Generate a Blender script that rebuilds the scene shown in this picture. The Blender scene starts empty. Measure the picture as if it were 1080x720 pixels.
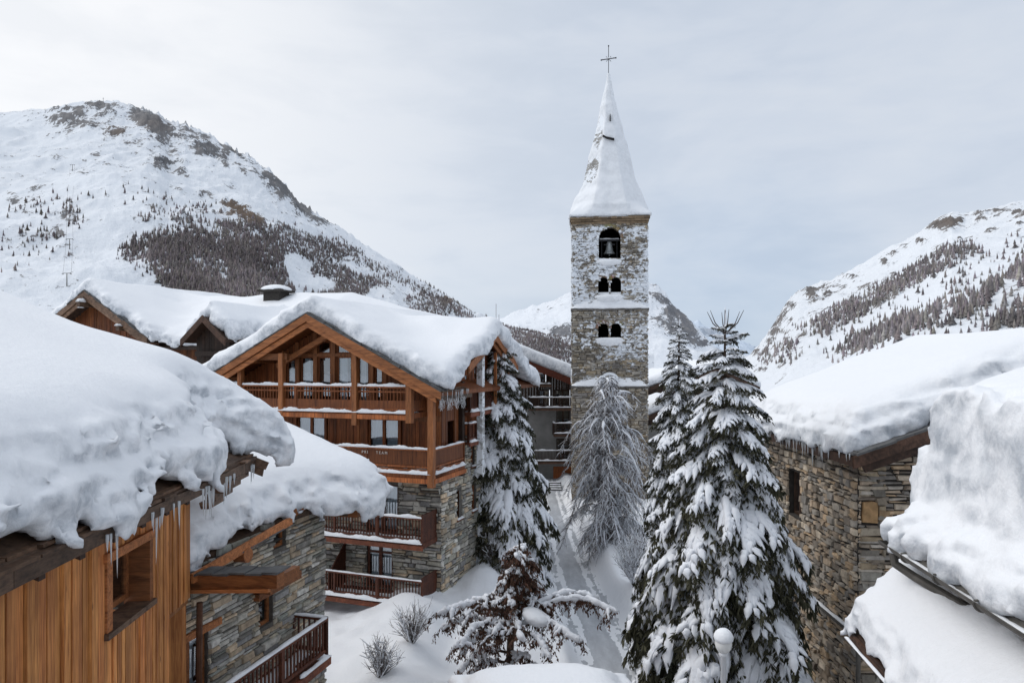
import bpy, math, random
import numpy as np
from mathutils import Vector

random.seed(11)
rng = np.random.default_rng(11)
scene = bpy.context.scene
COL = scene.collection
R = math.radians
EYE = 11.0                      # camera height above the street
FOC = 720.0                     # focal length in photo pixels (24 mm on a 36 mm sensor)
HOR = 385.0                     # horizon row of the photo


def at(px, py, D):
    """world point seen at photo pixel (px, py) at depth D"""
    return np.array([(px - 540) / FOC * D, D, EYE + (HOR - py) / FOC * D])


# ------------------------------------------------------------------ noise
def _hash(ix, iy, iz, seed):
    h = (ix.astype(np.uint32) * np.uint32(374761393) + iy.astype(np.uint32) * np.uint32(668265263)
         + iz.astype(np.uint32) * np.uint32(2147483647 - 5) + np.uint32((seed * 974711 + 12345) & 0xFFFFFFFF))
    h = (h ^ (h >> np.uint32(13))) * np.uint32(1274126177)
    h = (h ^ (h >> np.uint32(16))) * np.uint32(2246822519)
    return ((h ^ (h >> np.uint32(15))) & np.uint32(0xFFFFFF)).astype(np.float32) / np.float32(0xFFFFFF)


def vnoise(x, y, z, seed=0):
    x, y, z = np.broadcast_arrays(np.asarray(x, np.float32), np.asarray(y, np.float32), np.asarray(z, np.float32))
    fx, fy, fz = np.floor(x), np.floor(y), np.floor(z)
    ix, iy, iz = fx.astype(np.int64), fy.astype(np.int64), fz.astype(np.int64)
    tx, ty, tz = x - fx, y - fy, z - fz
    tx, ty, tz = (t * t * t * (t * (t * 6 - 15) + 10) for t in (tx, ty, tz))
    r = 0
    for a in (0, 1):
        wa = tx if a else 1 - tx
        for b in (0, 1):
            wb = ty if b else 1 - ty
            for c in (0, 1):
                wc = tz if c else 1 - tz
                r = r + wa * wb * wc * _hash(ix + a, iy + b, iz + c, seed)
    return r * 2 - 1


def fbm(x, y, z, octs=4, seed=0, gain=0.5, ridge=False):
    s, a, t = 0, 1.0, 0.0
    f = 1.0
    for o in range(octs):
        n = vnoise(np.asarray(x) * f + 17.3 * o, np.asarray(y) * f - 9.1 * o, np.asarray(z) * f + 3.7 * o, seed + o)
        if ridge:
            n = 1 - 2 * np.abs(n)
        s = s + a * n
        t += a
        a *= gain
        f *= 2.03
    return s / t


def sstep(a, b, x):
    t = np.clip((x - a) / (b - a), 0, 1)
    return t * t * (3 - 2 * t)


def smax(a, b, k):
    h = np.maximum(k - np.abs(a - b), 0) / k
    return np.maximum(a, b) + h * h * k * 0.25


def smin(a, b, k):
    return -smax(-a, -b, k)


# ------------------------------------------------------------------ objects
def tag(o, label=None, cat=None, group=None, kind=None):
    if label: o['label'] = label
    if cat: o['category'] = cat
    if group: o['group'] = group
    if kind: o['kind'] = kind
    return o


def empty(name, loc=(0, 0, 0), rz=0.0, label=None, cat=None, group=None):
    o = bpy.data.objects.new(name, None)
    COL.objects.link(o)
    o.location = Vector([float(c) for c in loc])
    o.rotation_euler = (0, 0, rz)
    o.empty_display_size = 0.3
    return tag(o, label, cat, group)


def copy_tree(o, parent=None):
    c = o.copy()
    COL.objects.link(c)
    c.parent = parent
    for ch in list(o.children):
        copy_tree(ch, c)
    return c


def link_mesh(name, me, mats, parent=None, smooth=False, group=None):
    for m in (mats if isinstance(mats, (list, tuple)) else [mats]):
        me.materials.append(m)
    if smooth:
        me.polygons.foreach_set('use_smooth', np.ones(len(me.polygons), bool))
    o = bpy.data.objects.new(name, me)
    COL.objects.link(o)
    if parent is not None:
        o.parent = parent
    return o


def set_tint(me, tint):
    t = np.asarray(tint, np.float32)
    if t.ndim == 1:
        t = np.stack([t, t, t], 1)
    c = np.ones((len(t), 4), np.float32)
    c[:, :3] = t
    at_ = me.color_attributes.new('tint', 'FLOAT_COLOR', 'POINT')
    at_.data.foreach_set('color', c.ravel())


def mesh_np(name, V, faces, mats, parent=None, tint=None, smooth=False):
    """V (n,3); faces: list of int arrays (m,3) or (m,4)"""
    V = np.asarray(V, np.float32)
    me = bpy.data.meshes.new(name)
    me.vertices.add(len(V))
    me.vertices.foreach_set('co', V.ravel())
    fl = [np.asarray(f, np.int32) for f in faces if len(f)]
    loops = np.concatenate([f.ravel() for f in fl])
    sizes = np.concatenate([np.full(len(f), f.shape[1], np.int32) for f in fl])
    starts = np.concatenate([[0], np.cumsum(sizes)[:-1]]).astype(np.int32)
    me.loops.add(len(loops))
    me.loops.foreach_set('vertex_index', loops)
    me.polygons.add(len(sizes))
    me.polygons.foreach_set('loop_start', starts)
    me.polygons.foreach_set('loop_total', sizes)
    me.update(calc_edges=True)
    if tint is not None:
        set_tint(me, tint)
    return link_mesh(name, me, mats, parent, smooth)


class MB:
    """collects simple solids into ONE mesh"""
    def __init__(self):
        self.v, self.f, self.t, self.m = [], [], [], []

    def add(self, verts, faces, tint=(1, 1, 1), mat=0):
        n = len(self.v)
        self.v += [tuple(map(float, p)) for p in verts]
        if np.isscalar(tint): tint = (tint,) * 3
        self.t += [tuple(tint)] * len(verts)
        self.f += [tuple(i + n for i in f) for f in faces]
        self.m += [mat] * len(faces)

    def hexa(self, p, tint=(1, 1, 1), mat=0):
        """8 points: 4 bottom (ccw from above), 4 top"""
        self.add(p, [(3, 2, 1, 0), (4, 5, 6, 7), (0, 1, 5, 4), (1, 2, 6, 5), (2, 3, 7, 6), (3, 0, 4, 7)], tint, mat)

    def box(self, c, s, rz=0.0, tint=(1, 1, 1), mat=0):
        cx, cy, cz = c
        hx, hy, hz = s[0] / 2, s[1] / 2, s[2] / 2
        co, si = math.cos(rz), math.sin(rz)
        P = []
        for z in (-hz, hz):
            for x, y in ((-hx, -hy), (hx, -hy), (hx, hy), (-hx, hy)):
                P.append((cx + x * co - y * si, cy + x * si + y * co, cz + z))
        self.hexa(P, tint, mat)

    def bar(self, a, b, w, h, tint=(1, 1, 1), mat=0):
        a, b = np.array(a, float), np.array(b, float)
        d = b - a
        d /= np.linalg.norm(d)
        up = np.array([0, 0, 1.0])
        if abs(d[2]) > 0.95: up = np.array([0, 1.0, 0])
        s = np.cross(d, up); s /= np.linalg.norm(s)
        u = np.cross(s, d)
        P = []
        for e in (a, b):
            for i, j in ((-1, -1), (1, -1), (1, 1), (-1, 1)):
                P.append(e + s * i * w / 2 + u * j * h / 2)
        self.hexa(P, tint, mat)

    def tube(self, pts, rad, n=7, tint=(1, 1, 1), mat=0, cap=True):
        pts = [np.array(p, float) for p in pts]
        k = len(pts)
        if np.isscalar(rad): rad = [rad] * k
        V, Fs = [], []
        s_prev = None
        for i in range(k):
            d = pts[min(i + 1, k - 1)] - pts[max(i - 1, 0)]
            d /= (np.linalg.norm(d) + 1e-9)
            ref = s_prev if s_prev is not None else (np.array([0, 0, 1.0]) if abs(d[2]) < 0.9 else np.array([1.0, 0, 0]))
            s = ref - d * np.dot(ref, d)
            if np.linalg.norm(s) < 1e-6: s = np.array([0.3, 1.0, 0.2]) - d * np.dot([0.3, 1.0, 0.2], d)
            s /= np.linalg.norm(s)
            s_prev = s
            u = np.cross(d, s)
            for j in range(n):
                a = 2 * math.pi * j / n
                V.append(pts[i] + rad[i] * (math.cos(a) * s + math.sin(a) * u))
        for i in range(k - 1):
            for j in range(n):
                Fs.append((i * n + j, i * n + (j + 1) % n, (i + 1) * n + (j + 1) % n, (i + 1) * n + j))
        if cap:
            Fs.append(tuple(range(n))[::-1])
            Fs.append(tuple((k - 1) * n + j for j in range(n)))
        self.add(V, Fs, tint, mat)

    def prism(self, poly, off, tint=(1, 1, 1), mat=0):
        """poly: list of 3-D points (planar), off: extrusion vector"""
        n = len(poly)
        off = np.array(off, float)
        V = [np.array(p, float) for p in poly] + [np.array(p, float) + off for p in poly]
        Fs = [tuple(range(n))[::-1], tuple(range(n, 2 * n))]
        for i in range(n):
            j = (i + 1) % n
            Fs.append((i, j, n + j, n + i))
        self.add(V, Fs, tint, mat)

    def lathe(self, prof, c, n=16, tint=(1, 1, 1), mat=0):
        V, Fs = [], []
        for r, z in prof:
            for j in range(n):
                a = 2 * math.pi * j / n
                V.append((c[0] + r * math.cos(a), c[1] + r * math.sin(a), c[2] + z))
        for i in range(len(prof) - 1):
            for j in range(n):
                Fs.append((i * n + j, i * n + (j + 1) % n, (i + 1) * n + (j + 1) % n, (i + 1) * n + j))
        Fs.append(tuple(range(n))[::-1])
        Fs.append(tuple((len(prof) - 1) * n + j for j in range(n)))
        self.add(V, Fs, tint, mat)

    def build(self, name, mats, parent=None, smooth=False):
        me = bpy.data.meshes.new(name)
        me.from_pydata(self.v, [], self.f)
        me.polygons.foreach_set('material_index', np.array(self.m, np.int32))
        set_tint(me, np.array(self.t, np.float32))
        me.update()
        return link_mesh(name, me, mats, parent, smooth)


class Frame:
    """a wall plane: origin, direction u along the wall, outward normal n"""
    def __init__(self, o, u, n):
        self.o, self.u, self.n = (np.array(a, float) for a in (o, u, n))
        self.u /= np.linalg.norm(self.u)
        self.n /= np.linalg.norm(self.n)

    def p(self, u, z, d=0.0):
        return self.o + self.u * u + self.n * d + np.array([0, 0, z])

    def slab(self, mb, u0, u1, z0, z1, d0, d1, tint=(1, 1, 1), mat=0):
        """box between wall coordinates; d0 < d1 are distances in front of the wall"""
        P = [self.p(u0, z0, d0), self.p(u1, z0, d0), self.p(u1, z0, d1), self.p(u0, z0, d1),
             self.p(u0, z1, d0), self.p(u1, z1, d0), self.p(u1, z1, d1), self.p(u0, z1, d1)]
        if np.dot(np.cross(self.u, self.n), [0, 0, 1]) < 0:
            P = [P[i] for i in (3, 2, 1, 0, 7, 6, 5, 4)]
        mb.hexa(P, tint, mat)


# ------------------------------------------------------------------ surface nets for snow
def surface_nets(f, org, h):
    nx, ny, nz = f.shape
    ins = f < 0
    cnt = np.zeros((nx - 1, ny - 1, nz - 1), np.int8)
    for a in (0, 1):
        for b in (0, 1):
            for c in (0, 1):
                cnt += ins[a:nx - 1 + a, b:ny - 1 + b, c:nz - 1 + c]
    act = (cnt > 0) & (cnt < 8)
    I = np.argwhere(act)
    vid = -np.ones(act.shape, np.int32)
    vid[act] = np.arange(len(I))
    acc = np.zeros((len(I), 3), np.float32)
    num = np.zeros(len(I), np.float32)
    corner = [(a, b, c) for a in (0, 1) for b in (0, 1) for c in (0, 1)]
    for p in corner:
        for q in corner:
            if sum(abs(p[i] - q[i]) for i in range(3)) == 1 and p < q:
                fa = f[I[:, 0] + p[0], I[:, 1] + p[1], I[:, 2] + p[2]]
                fb = f[I[:, 0] + q[0], I[:, 1] + q[1], I[:, 2] + q[2]]
                m = (fa < 0) != (fb < 0)
                t = np.where(m, fa / np.where(m, fa - fb, 1), 0)
                pos = np.array(p)[None] + t[:, None] * (np.array(q) - np.array(p))[None]
                acc += np.where(m[:, None], pos, 0)
                num += m
    V = (I + acc / num[:, None]) * h + np.array(org)
    Q = []
    for ax in range(3):
        sl0 = [slice(1, None)] * 3
        sl0[ax] = slice(0, f.shape[ax] - 1)
        sh = [slice(1, -1)] * 3
        sh[ax] = slice(0, f.shape[ax] - 1)
        lo = ins[tuple(sh)]
        sh2 = [slice(1, -1)] * 3
        sh2[ax] = slice(1, f.shape[ax])
        hi = ins[tuple(sh2)]
        for sign in (0, 1):
            E = np.argwhere(lo & ~hi if sign == 0 else hi & ~lo)
            if not len(E): continue
            E = E.copy()
            o1, o2 = [(1, 2), (2, 0), (0, 1)][ax]
            E[:, o1] += 1
            E[:, o2] += 1
            def g(d1, d2):
                X = E.copy()
                X[:, o1] += d1
                X[:, o2] += d2
                return vid[X[:, 0], X[:, 1], X[:, 2]]
            q = np.stack([g(-1, -1), g(0, -1), g(0, 0), g(-1, 0)], 1)
            if sign: q = q[:, ::-1]
            Q.append(q)
    Q = np.concatenate(Q)
    Q = Q[(Q >= 0).all(1)]
    return V, Q


def main_piece(V, Q):
    """drop the loose crumbs that noise leaves floating beside the big piece"""
    lab = np.arange(len(V))
    E = np.concatenate([Q[:, [0, 1]], Q[:, [1, 2]], Q[:, [2, 3]], Q[:, [3, 0]]])
    for _ in range(400):
        m = np.minimum(lab[E[:, 0]], lab[E[:, 1]])
        new = lab.copy()
        np.minimum.at(new, E[:, 0], m)
        np.minimum.at(new, E[:, 1], m)
        np.minimum.at(new, lab, new.copy())
        new = new[new]
        new = new[new]
        if (new == lab).all(): break
        lab = new
    u, c = np.unique(lab, return_counts=True)
    keep = lab == u[c.argmax()]
    idx = np.cumsum(keep) - 1
    return V[keep], idx[Q[keep[Q[:, 0]]]]


def box2(x, y, x0, x1, y0, y1):
    dx = np.maximum(x0 - x, x - x1)
    dy = np.maximum(y0 - y, y - y1)
    return np.minimum(np.maximum(dx, dy), 0) + np.sqrt(np.maximum(dx, 0) ** 2 + np.maximum(dy, 0) ** 2)


def poly2(x, y, pts):
    """signed distance to a polygon, negative inside"""
    d = np.full(x.shape, 1e9)
    s = np.ones(x.shape)
    n = len(pts)
    for i in range(n):
        ax, ay = pts[i]
        bx, by = pts[i - 1]
        ex, ey = bx - ax, by - ay
        wx, wy = x - ax, y - ay
        t = np.clip((wx * ex + wy * ey) / (ex * ex + ey * ey), 0, 1)
        d = np.minimum(d, (wx - ex * t) ** 2 + (wy - ey * t) ** 2)
        c1, c2, c3 = y >= ay, y < by, ex * wy > ey * wx
        flip = (c1 & c2 & c3) | (~c1 & ~c2 & ~c3)
        s = np.where(flip, -s, s)
    return s * np.sqrt(d)


def snow_blanket(name, bounds, h, roof, foot, thick, mat, parent, ovh=0.35, droop=0.25, ktop=1.0, kbot=0.2,
                 lump=0.2, lscale=0.9, wave=0.06, seed=1, post=None, face_w=1.1, rough=1.0):
    """thick snow lying on roof(x, y) inside the outline foot(x, y) < 0; rounded rim, lumpy broken faces"""
    x0, x1, y0, y1, z0, z1 = bounds
    xs = np.arange(x0, x1 + h, h, dtype=np.float32)
    ys = np.arange(y0, y1 + h, h, dtype=np.float32)
    zs = np.arange(z0, z1 + h, h, dtype=np.float32)
    X, Y = np.meshgrid(xs, ys, indexing='ij')
    rz = roof(X, Y)
    fd = foot(X, Y)
    fd = fd + 0.22 * fbm(X * 0.7, Y * 0.7, 0.3, 3, seed + 40) + 0.06 * fbm(X * 3, Y * 3, 0.3, 2, seed + 41)
    T = thick(X, Y) if callable(thick) else thick
    top = rz + T + wave * 1.6 * fbm(X * 0.35, Y * 0.35, 0.0, 3, seed) + wave * 0.25 * fbm(X * 1.6, Y * 1.6, 0.0, 2, seed + 3)
    bot = rz - 0.015 - droop * sstep(-ovh, 0.1, fd) * (0.75 + 0.5 * fbm(X * 1.3, Y * 1.3, 2.0, 2, seed + 9))
    mid, hf = (top + bot) / 2, (top - bot) / 2
    Xg, Yg, Zg = X[..., None], Y[..., None], zs[None, None, :]
    dv = (np.abs(Zg - mid[..., None]) - hf[..., None]) * 0.88
    k = np.where(Zg > mid[..., None], ktop, kbot).astype(np.float32)
    d = smax(dv, np.broadcast_to(fd[..., None], dv.shape), k)
    near = np.abs(d) < (lump * 2 + 2.5 * h)
    idx = np.nonzero(near)
    px, py, pz = xs[idx[0]], ys[idx[1]], zs[idx[2]]
    fdn = fd[idx[0], idx[1]]
    tn = (pz - bot[idx[0], idx[1]]) / np.maximum(top[idx[0], idx[1]] - bot[idx[0], idx[1]], 0.05)
    m = sstep(-face_w, -0.15, fdn) * (1 - 0.85 * sstep(0.55, 1.0, tn) * sstep(0.0, -0.5, fdn))
    n1 = fbm(px / lscale, py / lscale, pz / lscale * 1.5, 4, seed + 11, 0.55)
    n2 = np.abs(vnoise(px / lscale * 0.8, py / lscale * 0.8, pz / lscale * 1.1, seed + 21))
    fine = fbm(px / .33, py / .33, pz / .27, 3, seed + 31, .6, ridge=True)
    big = np.abs(vnoise(px / lscale * .45 + 9, py / lscale * .45, pz / lscale * .9, seed + 27))
    d[idx] += lump * m * (n1 * .9 + .55 * n2 + .7 * big - .40) + min(lump, .16) * (.36 + .34 * (n2 > .12)) * rough * m * fine
    if lump > .15: d[idx] += .06 * sstep(.22, 0, tn) * m
    # the underside stays where the roof edge is: nothing drips below it
    floor_z = bot[idx[0], idx[1]] - .05 - .06 * fbm(px * 2.2, py * 2.2, 0, 2, seed + 35)
    d[idx] = np.maximum(d[idx], (floor_z - pz) * .9)
    if post is not None:
        d[idx] = post(px, py, pz, d[idx])
    d[0], d[-1], d[:, 0], d[:, -1], d[:, :, 0], d[:, :, -1] = (np.maximum(e, 0.01) for e in (d[0], d[-1], d[:, 0], d[:, -1], d[:, :, 0], d[:, :, -1]))
    V, Q = main_piece(*surface_nets(d, (x0, y0, z0), h))
    return mesh_np(name, V, [Q], mat, parent, smooth=True)


def snow_blob(name, bounds, h, sdf, mat, parent=None, lump=0.05, lscale=0.5, seed=3):
    x0, x1, y0, y1, z0, z1 = bounds
    xs, ys, zs = (np.arange(a, b + h, h, dtype=np.float32) for a, b in ((x0, x1), (y0, y1), (z0, z1)))
    X, Y, Z = np.meshgrid(xs, ys, zs, indexing='ij')
    d = sdf(X, Y, Z) + lump * fbm(X / lscale, Y / lscale, Z / lscale, 3, seed)
    d[0], d[-1], d[:, 0], d[:, -1], d[:, :, 0], d[:, :, -1] = (np.maximum(e, 0.01) for e in (d[0], d[-1], d[:, 0], d[:, -1], d[:, :, 0], d[:, :, -1]))
    V, Q = surface_nets(d, (x0, y0, z0), h)
    return mesh_np(name, V, [Q], mat, parent, smooth=True)


def strands(P, Rr, sides=3):
    """P (N,K,3), Rr (N,K) -> verts, quads of thin tubes"""
    P = np.asarray(P, np.float32)
    N, K, _ = P.shape
    d = np.gradient(P, axis=1)
    d /= np.linalg.norm(d, axis=2, keepdims=True) + 1e-9
    ref = np.where(np.abs(d[..., 2:3]) < 0.9, np.array([0, 0, 1.0]), np.array([1.0, 0, 0]))
    s = np.cross(d, ref)
    s /= np.linalg.norm(s, axis=2, keepdims=True) + 1e-9
    u = np.cross(d, s)
    ang = np.arange(sides) * 2 * np.pi / sides
    ring = (np.cos(ang)[None, None, :, None] * s[:, :, None] + np.sin(ang)[None, None, :, None] * u[:, :, None])
    V = P[:, :, None] + np.asarray(Rr)[:, :, None, None] * ring
    V = V.reshape(-1, 3)
    n = np.arange(N)[:, None, None] * K * sides
    i = np.arange(K - 1)[None, :, None] * sides
    j = np.arange(sides)[None, None, :]
    j2 = (j + 1) % sides
    q = np.stack([n + i + j, n + i + j2, n + i + sides + j2, n + i + sides + j], -1).reshape(-1, 4)
    return V, q
# ------------------------------------------------------------------ materials
def new_mat(name):
    m = bpy.data.materials.new(name)
    m.use_nodes = True
    nt = m.node_tree
    nt.nodes.clear()
    out = nt.nodes.new('ShaderNodeOutputMaterial')
    b = nt.nodes.new('ShaderNodeBsdfPrincipled')
    nt.links.new(b.outputs[0], out.inputs[0])
    return m, nt, b


class NG:
    """small helper to wire nodes"""
    def __init__(self, nt):
        self.nt = nt

    def n(self, t, **kw):
        o = self.nt.nodes.new(t)
        for k, v in kw.items(): setattr(o, k, v)
        return o

    def put(self, sock, v):
        if isinstance(v, bpy.types.NodeSocket):
            self.nt.links.new(v, sock)
        elif isinstance(v, (tuple, list)) and len(v) == 3 and sock.type == 'RGBA':
            sock.default_value = (*v, 1)
        else:
            sock.default_value = v

    def coord(self, kind='Object', scale=(1, 1, 1)):
        t = self.n('ShaderNodeTexCoord')
        m = self.n('ShaderNodeMapping')
        m.inputs['Scale'].default_value = scale
        self.nt.links.new(t.outputs[kind], m.inputs['Vector'])
        return m.outputs[0]

    def noise(self, vec, scale, detail=4, rough=0.55, dist=0.0):
        o = self.n('ShaderNodeTexNoise')
        self.put(o.inputs['Vector'], vec)
        o.inputs['Scale'].default_value = scale
        o.inputs['Detail'].default_value = detail
        o.inputs['Roughness'].default_value = rough
        o.inputs['Distortion'].default_value = dist
        return o.outputs['Fac']

    def voro(self, vec, scale, feature='F1'):
        o = self.n('ShaderNodeTexVoronoi', feature=feature)
        self.put(o.inputs['Vector'], vec)
        o.inputs['Scale'].default_value = scale
        return o.outputs['Distance']

    def ramp(self, fac, stops, interp='LINEAR'):
        r = self.n('ShaderNodeValToRGB')
        r.color_ramp.interpolation = interp
        el = r.color_ramp.elements
        while len(el) < len(stops): el.new(0.5)
        for e, (p, c) in zip(el, stops):
            e.position = p
            e.color = (*((c,) * 3 if np.isscalar(c) else c), 1)
        self.put(r.inputs[0], fac)
        return r.outputs[0]

    def mix(self, fac, a, b, mode='MIX'):
        m = self.n('ShaderNodeMix', data_type='RGBA', blend_type=mode)
        self.put(m.inputs[0], fac)
        self.put(m.inputs[6], a)
        self.put(m.inputs[7], b)
        return m.outputs[2]

    def math(self, op, a, b=0.5, c=None, clamp=False):
        m = self.n('ShaderNodeMath', operation=op, use_clamp=clamp)
        self.put(m.inputs[0], a)
        self.put(m.inputs[1], b)
        if c is not None: self.put(m.inputs[2], c)
        return m.outputs[0]

    def maprange(self, v, a, b, c=0.0, d=1.0):
        m = self.n('ShaderNodeMapRange')
        m.clamp = True
        for i, x in enumerate((v, a, b, c, d)): self.put(m.inputs[i], x)
        return m.outputs[0]

    def attr(self, name='tint'):
        a = self.n('ShaderNodeAttribute', attribute_name=name)
        return a

    def nz(self):
        g = self.n('ShaderNodeNewGeometry')
        s = self.n('ShaderNodeSeparateXYZ')
        self.nt.links.new(g.outputs['Normal'], s.inputs[0])
        return s.outputs[2]

    def bump(self, b, hgt, strength=0.3, dist=0.02, prev=None):
        o = self.n('ShaderNodeBump')
        o.inputs['Strength'].default_value = strength
        o.inputs['Distance'].default_value = dist
        self.put(o.inputs['Height'], hgt)
        if prev is not None: self.put(o.inputs['Normal'], prev)
        self.put(b.inputs['Normal'], o.outputs[0])
        return o.outputs[0]


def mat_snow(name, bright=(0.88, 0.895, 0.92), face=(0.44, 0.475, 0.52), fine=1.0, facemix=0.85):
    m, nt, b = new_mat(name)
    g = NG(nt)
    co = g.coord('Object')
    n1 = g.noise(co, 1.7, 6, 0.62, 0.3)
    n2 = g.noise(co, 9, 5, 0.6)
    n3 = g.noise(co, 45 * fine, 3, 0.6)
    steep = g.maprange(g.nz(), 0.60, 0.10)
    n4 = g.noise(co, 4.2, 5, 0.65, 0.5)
    dirt_shade = g.math('MULTIPLY', steep, g.maprange(g.math('ADD', g.math('MULTIPLY', n1, .55), g.math('MULTIPLY', n4, .45)), 0.40, 0.60))  # steep faces greyed: ice and dirt, plus shading put into the colour
    dirt_shade = g.math('MULTIPLY', dirt_shade, facemix)
    col = g.mix(dirt_shade, bright, face)
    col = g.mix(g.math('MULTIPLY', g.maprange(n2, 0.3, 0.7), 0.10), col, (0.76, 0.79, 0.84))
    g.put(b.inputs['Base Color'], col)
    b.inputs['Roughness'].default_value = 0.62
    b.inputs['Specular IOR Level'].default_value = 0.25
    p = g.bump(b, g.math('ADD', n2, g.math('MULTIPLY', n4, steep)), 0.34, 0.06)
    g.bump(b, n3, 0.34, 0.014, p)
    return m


def mat_wood(name, dark, light, stretch=(14, 14, 0.7), knots=True, rough=0.6, blotch=0.45):
    m, nt, b = new_mat(name)
    g = NG(nt)
    co = g.coord('Object', stretch)
    a = g.attr()
    sh = g.n('ShaderNodeVectorMath', operation='MULTIPLY_ADD')
    g.put(sh.inputs[0], a.outputs['Color'])
    sh.inputs[1].default_value = (31.0, 17.0, 23.0)
    g.put(sh.inputs[2], co)
    n1 = g.noise(sh.outputs[0], 1.0, 6, 0.62, 0.8)
    n2 = g.noise(sh.outputs[0], 4.0, 4, 0.6)
    f = g.math('ADD', g.math('MULTIPLY', n1, 0.6), g.math('MULTIPLY', n2, 0.4))
    col = g.ramp(f, [(0.36, dark), (0.50, tuple(np.array(dark) * 0.45 + np.array(light) * 0.55)), (0.62, light)])
    col = g.mix(1.0, col, a.outputs['Color'], 'MULTIPLY')
    if knots:
        co2 = g.coord('Object', (4.5, 4.5, 1.3))
        v = g.voro(co2, 1.0)
        col = g.mix(g.maprange(v, 0.10, 0.035, 0, 0.8), col, tuple(np.array(dark) * 0.25))
    w = g.noise(g.coord('Object'), 0.7, 4, 0.6)
    col = g.mix(g.maprange(w, 0.42, 0.7, 0, blotch), col, tuple(np.array(dark) * 0.55))
    g.put(b.inputs['Base Color'], col)
    b.inputs['Roughness'].default_value = rough
    b.inputs['Specular IOR Level'].default_value = 0.3
    g.bump(b, n2, 0.25, 0.006)
    return m


def mat_stone(name, gain=1.0, snowy=False):
    """colour of each stone comes from its own tint; weathered by noise; snowy: driven snow stuck on the face"""
    m, nt, b = new_mat(name)
    g = NG(nt)
    co = g.coord('Object')
    a = g.attr()
    n1 = g.noise(co, 6.0, 6, 0.65, 0.4)
    n2 = g.noise(co, 28.0, 4, 0.6)
    col = g.mix(1.0, a.outputs['Color'], g.ramp(n1, [(0.25, 0.5 * gain), (0.55, 1.0 * gain), (0.8, 1.35 * gain)]), 'MULTIPLY')
    col = g.mix(g.maprange(g.noise(co, 0.8, 4), 0.5, 0.75, 0, 0.45), col, (0.09, 0.085, 0.08))
    hgt = n2
    if snowy:
        s = g.attr('snow')
        sx = g.noise(g.coord('Object', (1, 1, 1.7)), 2.6, 5, 0.68, 0.6)
        s2 = g.noise(g.coord('Object', (1, 1, 1.6)), 0.45, 3, 0.6)
        v = g.math('ADD', sx, g.math('MULTIPLY', g.math('SUBTRACT', s2, 0.5), 0.5))
        v = g.math('ADD', v, g.math('SUBTRACT', s.outputs['Fac'], 0.5))
        f = g.maprange(v, 0.485, 0.535)
        col = g.mix(f, col, (0.80, 0.83, 0.87))
        hgt = g.math('ADD', g.math('MULTIPLY', n2, 0.3), f)
    g.put(b.inputs['Base Color'], col)
    b.inputs['Roughness'].default_value = 0.85
    b.inputs['Specular IOR Level'].default_value = 0.2
    g.bump(b, hgt, 0.5, 0.02 if not snowy else 0.05)
    return m


def mat_plain(name, col, rough=0.6, metal=0.0, var=0.25, scale=5.0, spec=0.3, bump=0.0):
    m, nt, b = new_mat(name)
    g = NG(nt)
    co = g.coord('Object')
    n = g.noise(co, scale, 5, 0.6)
    c = np.array(col)
    g.put(b.inputs['Base Color'], g.ramp(n, [(0.3, tuple(c * (1 - var))), (0.7, tuple(np.minimum(c * (1 + var), 1)))]))
    b.inputs['Roughness'].default_value = rough
    b.inputs['Metallic'].default_value = metal
    b.inputs['Specular IOR Level'].default_value = spec
    if bump: g.bump(b, n, bump, 0.02)
    return m


def mat_glass(name, tint=(0.75, 0.82, 0.86), trans=0.72):
    m = bpy.data.materials.new(name)
    m.use_nodes = True
    nt = m.node_tree
    nt.nodes.clear()
    g = NG(nt)
    out = g.n('ShaderNodeOutputMaterial')
    tr = g.n('ShaderNodeBsdfTransparent')
    tr.inputs[0].default_value = (*tint, 1)
    gl = g.n('ShaderNodeBsdfGlossy')
    gl.inputs['Roughness'].default_value = 0.03
    gl.inputs['Color'].default_value = (0.85, 0.9, 0.95, 1)
    fr = g.n('ShaderNodeFresnel')
    fr.inputs['IOR'].default_value = 1.5
    wob = g.noise(g.coord('Object'), 1.6, 2)
    bp = g.n('ShaderNodeBump')
    bp.inputs['Strength'].default_value = 0.05
    bp.inputs['Distance'].default_value = 0.05
    g.put(bp.inputs['Height'], wob)
    g.put(gl.inputs['Normal'], bp.outputs[0])
    mx = g.n('ShaderNodeMixShader')
    g.put(mx.inputs[0], g.math('ADD', fr.outputs[0], 1 - trans - 0.04, clamp=True))
    g.put(mx.inputs[1], tr.outputs[0])
    g.put(mx.inputs[2], gl.outputs[0])
    g.put(out.inputs[0], mx.outputs[0])
    return m


def mat_leaf(name, dark, light, scale=1.5, trans=0.0):
    m, nt, b = new_mat(name)
    g = NG(nt)
    a = g.attr()
    n = g.noise(g.coord('Object'), scale, 3)
    col = g.ramp(n, [(0.35, dark), (0.65, light)])
    col = g.mix(1.0, col, a.outputs['Color'], 'MULTIPLY')
    g.put(b.inputs['Base Color'], col)
    b.inputs['Roughness'].default_value = 0.7
    b.inputs['Specular IOR Level'].default_value = 0.15
    return m


def mat_ice():
    m, nt, b = new_mat('icicle_ice')
    b.inputs['Base Color'].default_value = (0.86, 0.90, 0.93, 1)
    b.inputs['Roughness'].default_value = 0.12
    b.inputs['Transmission Weight'].default_value = 0.55
    b.inputs['IOR'].default_value = 1.31
    return m


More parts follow.
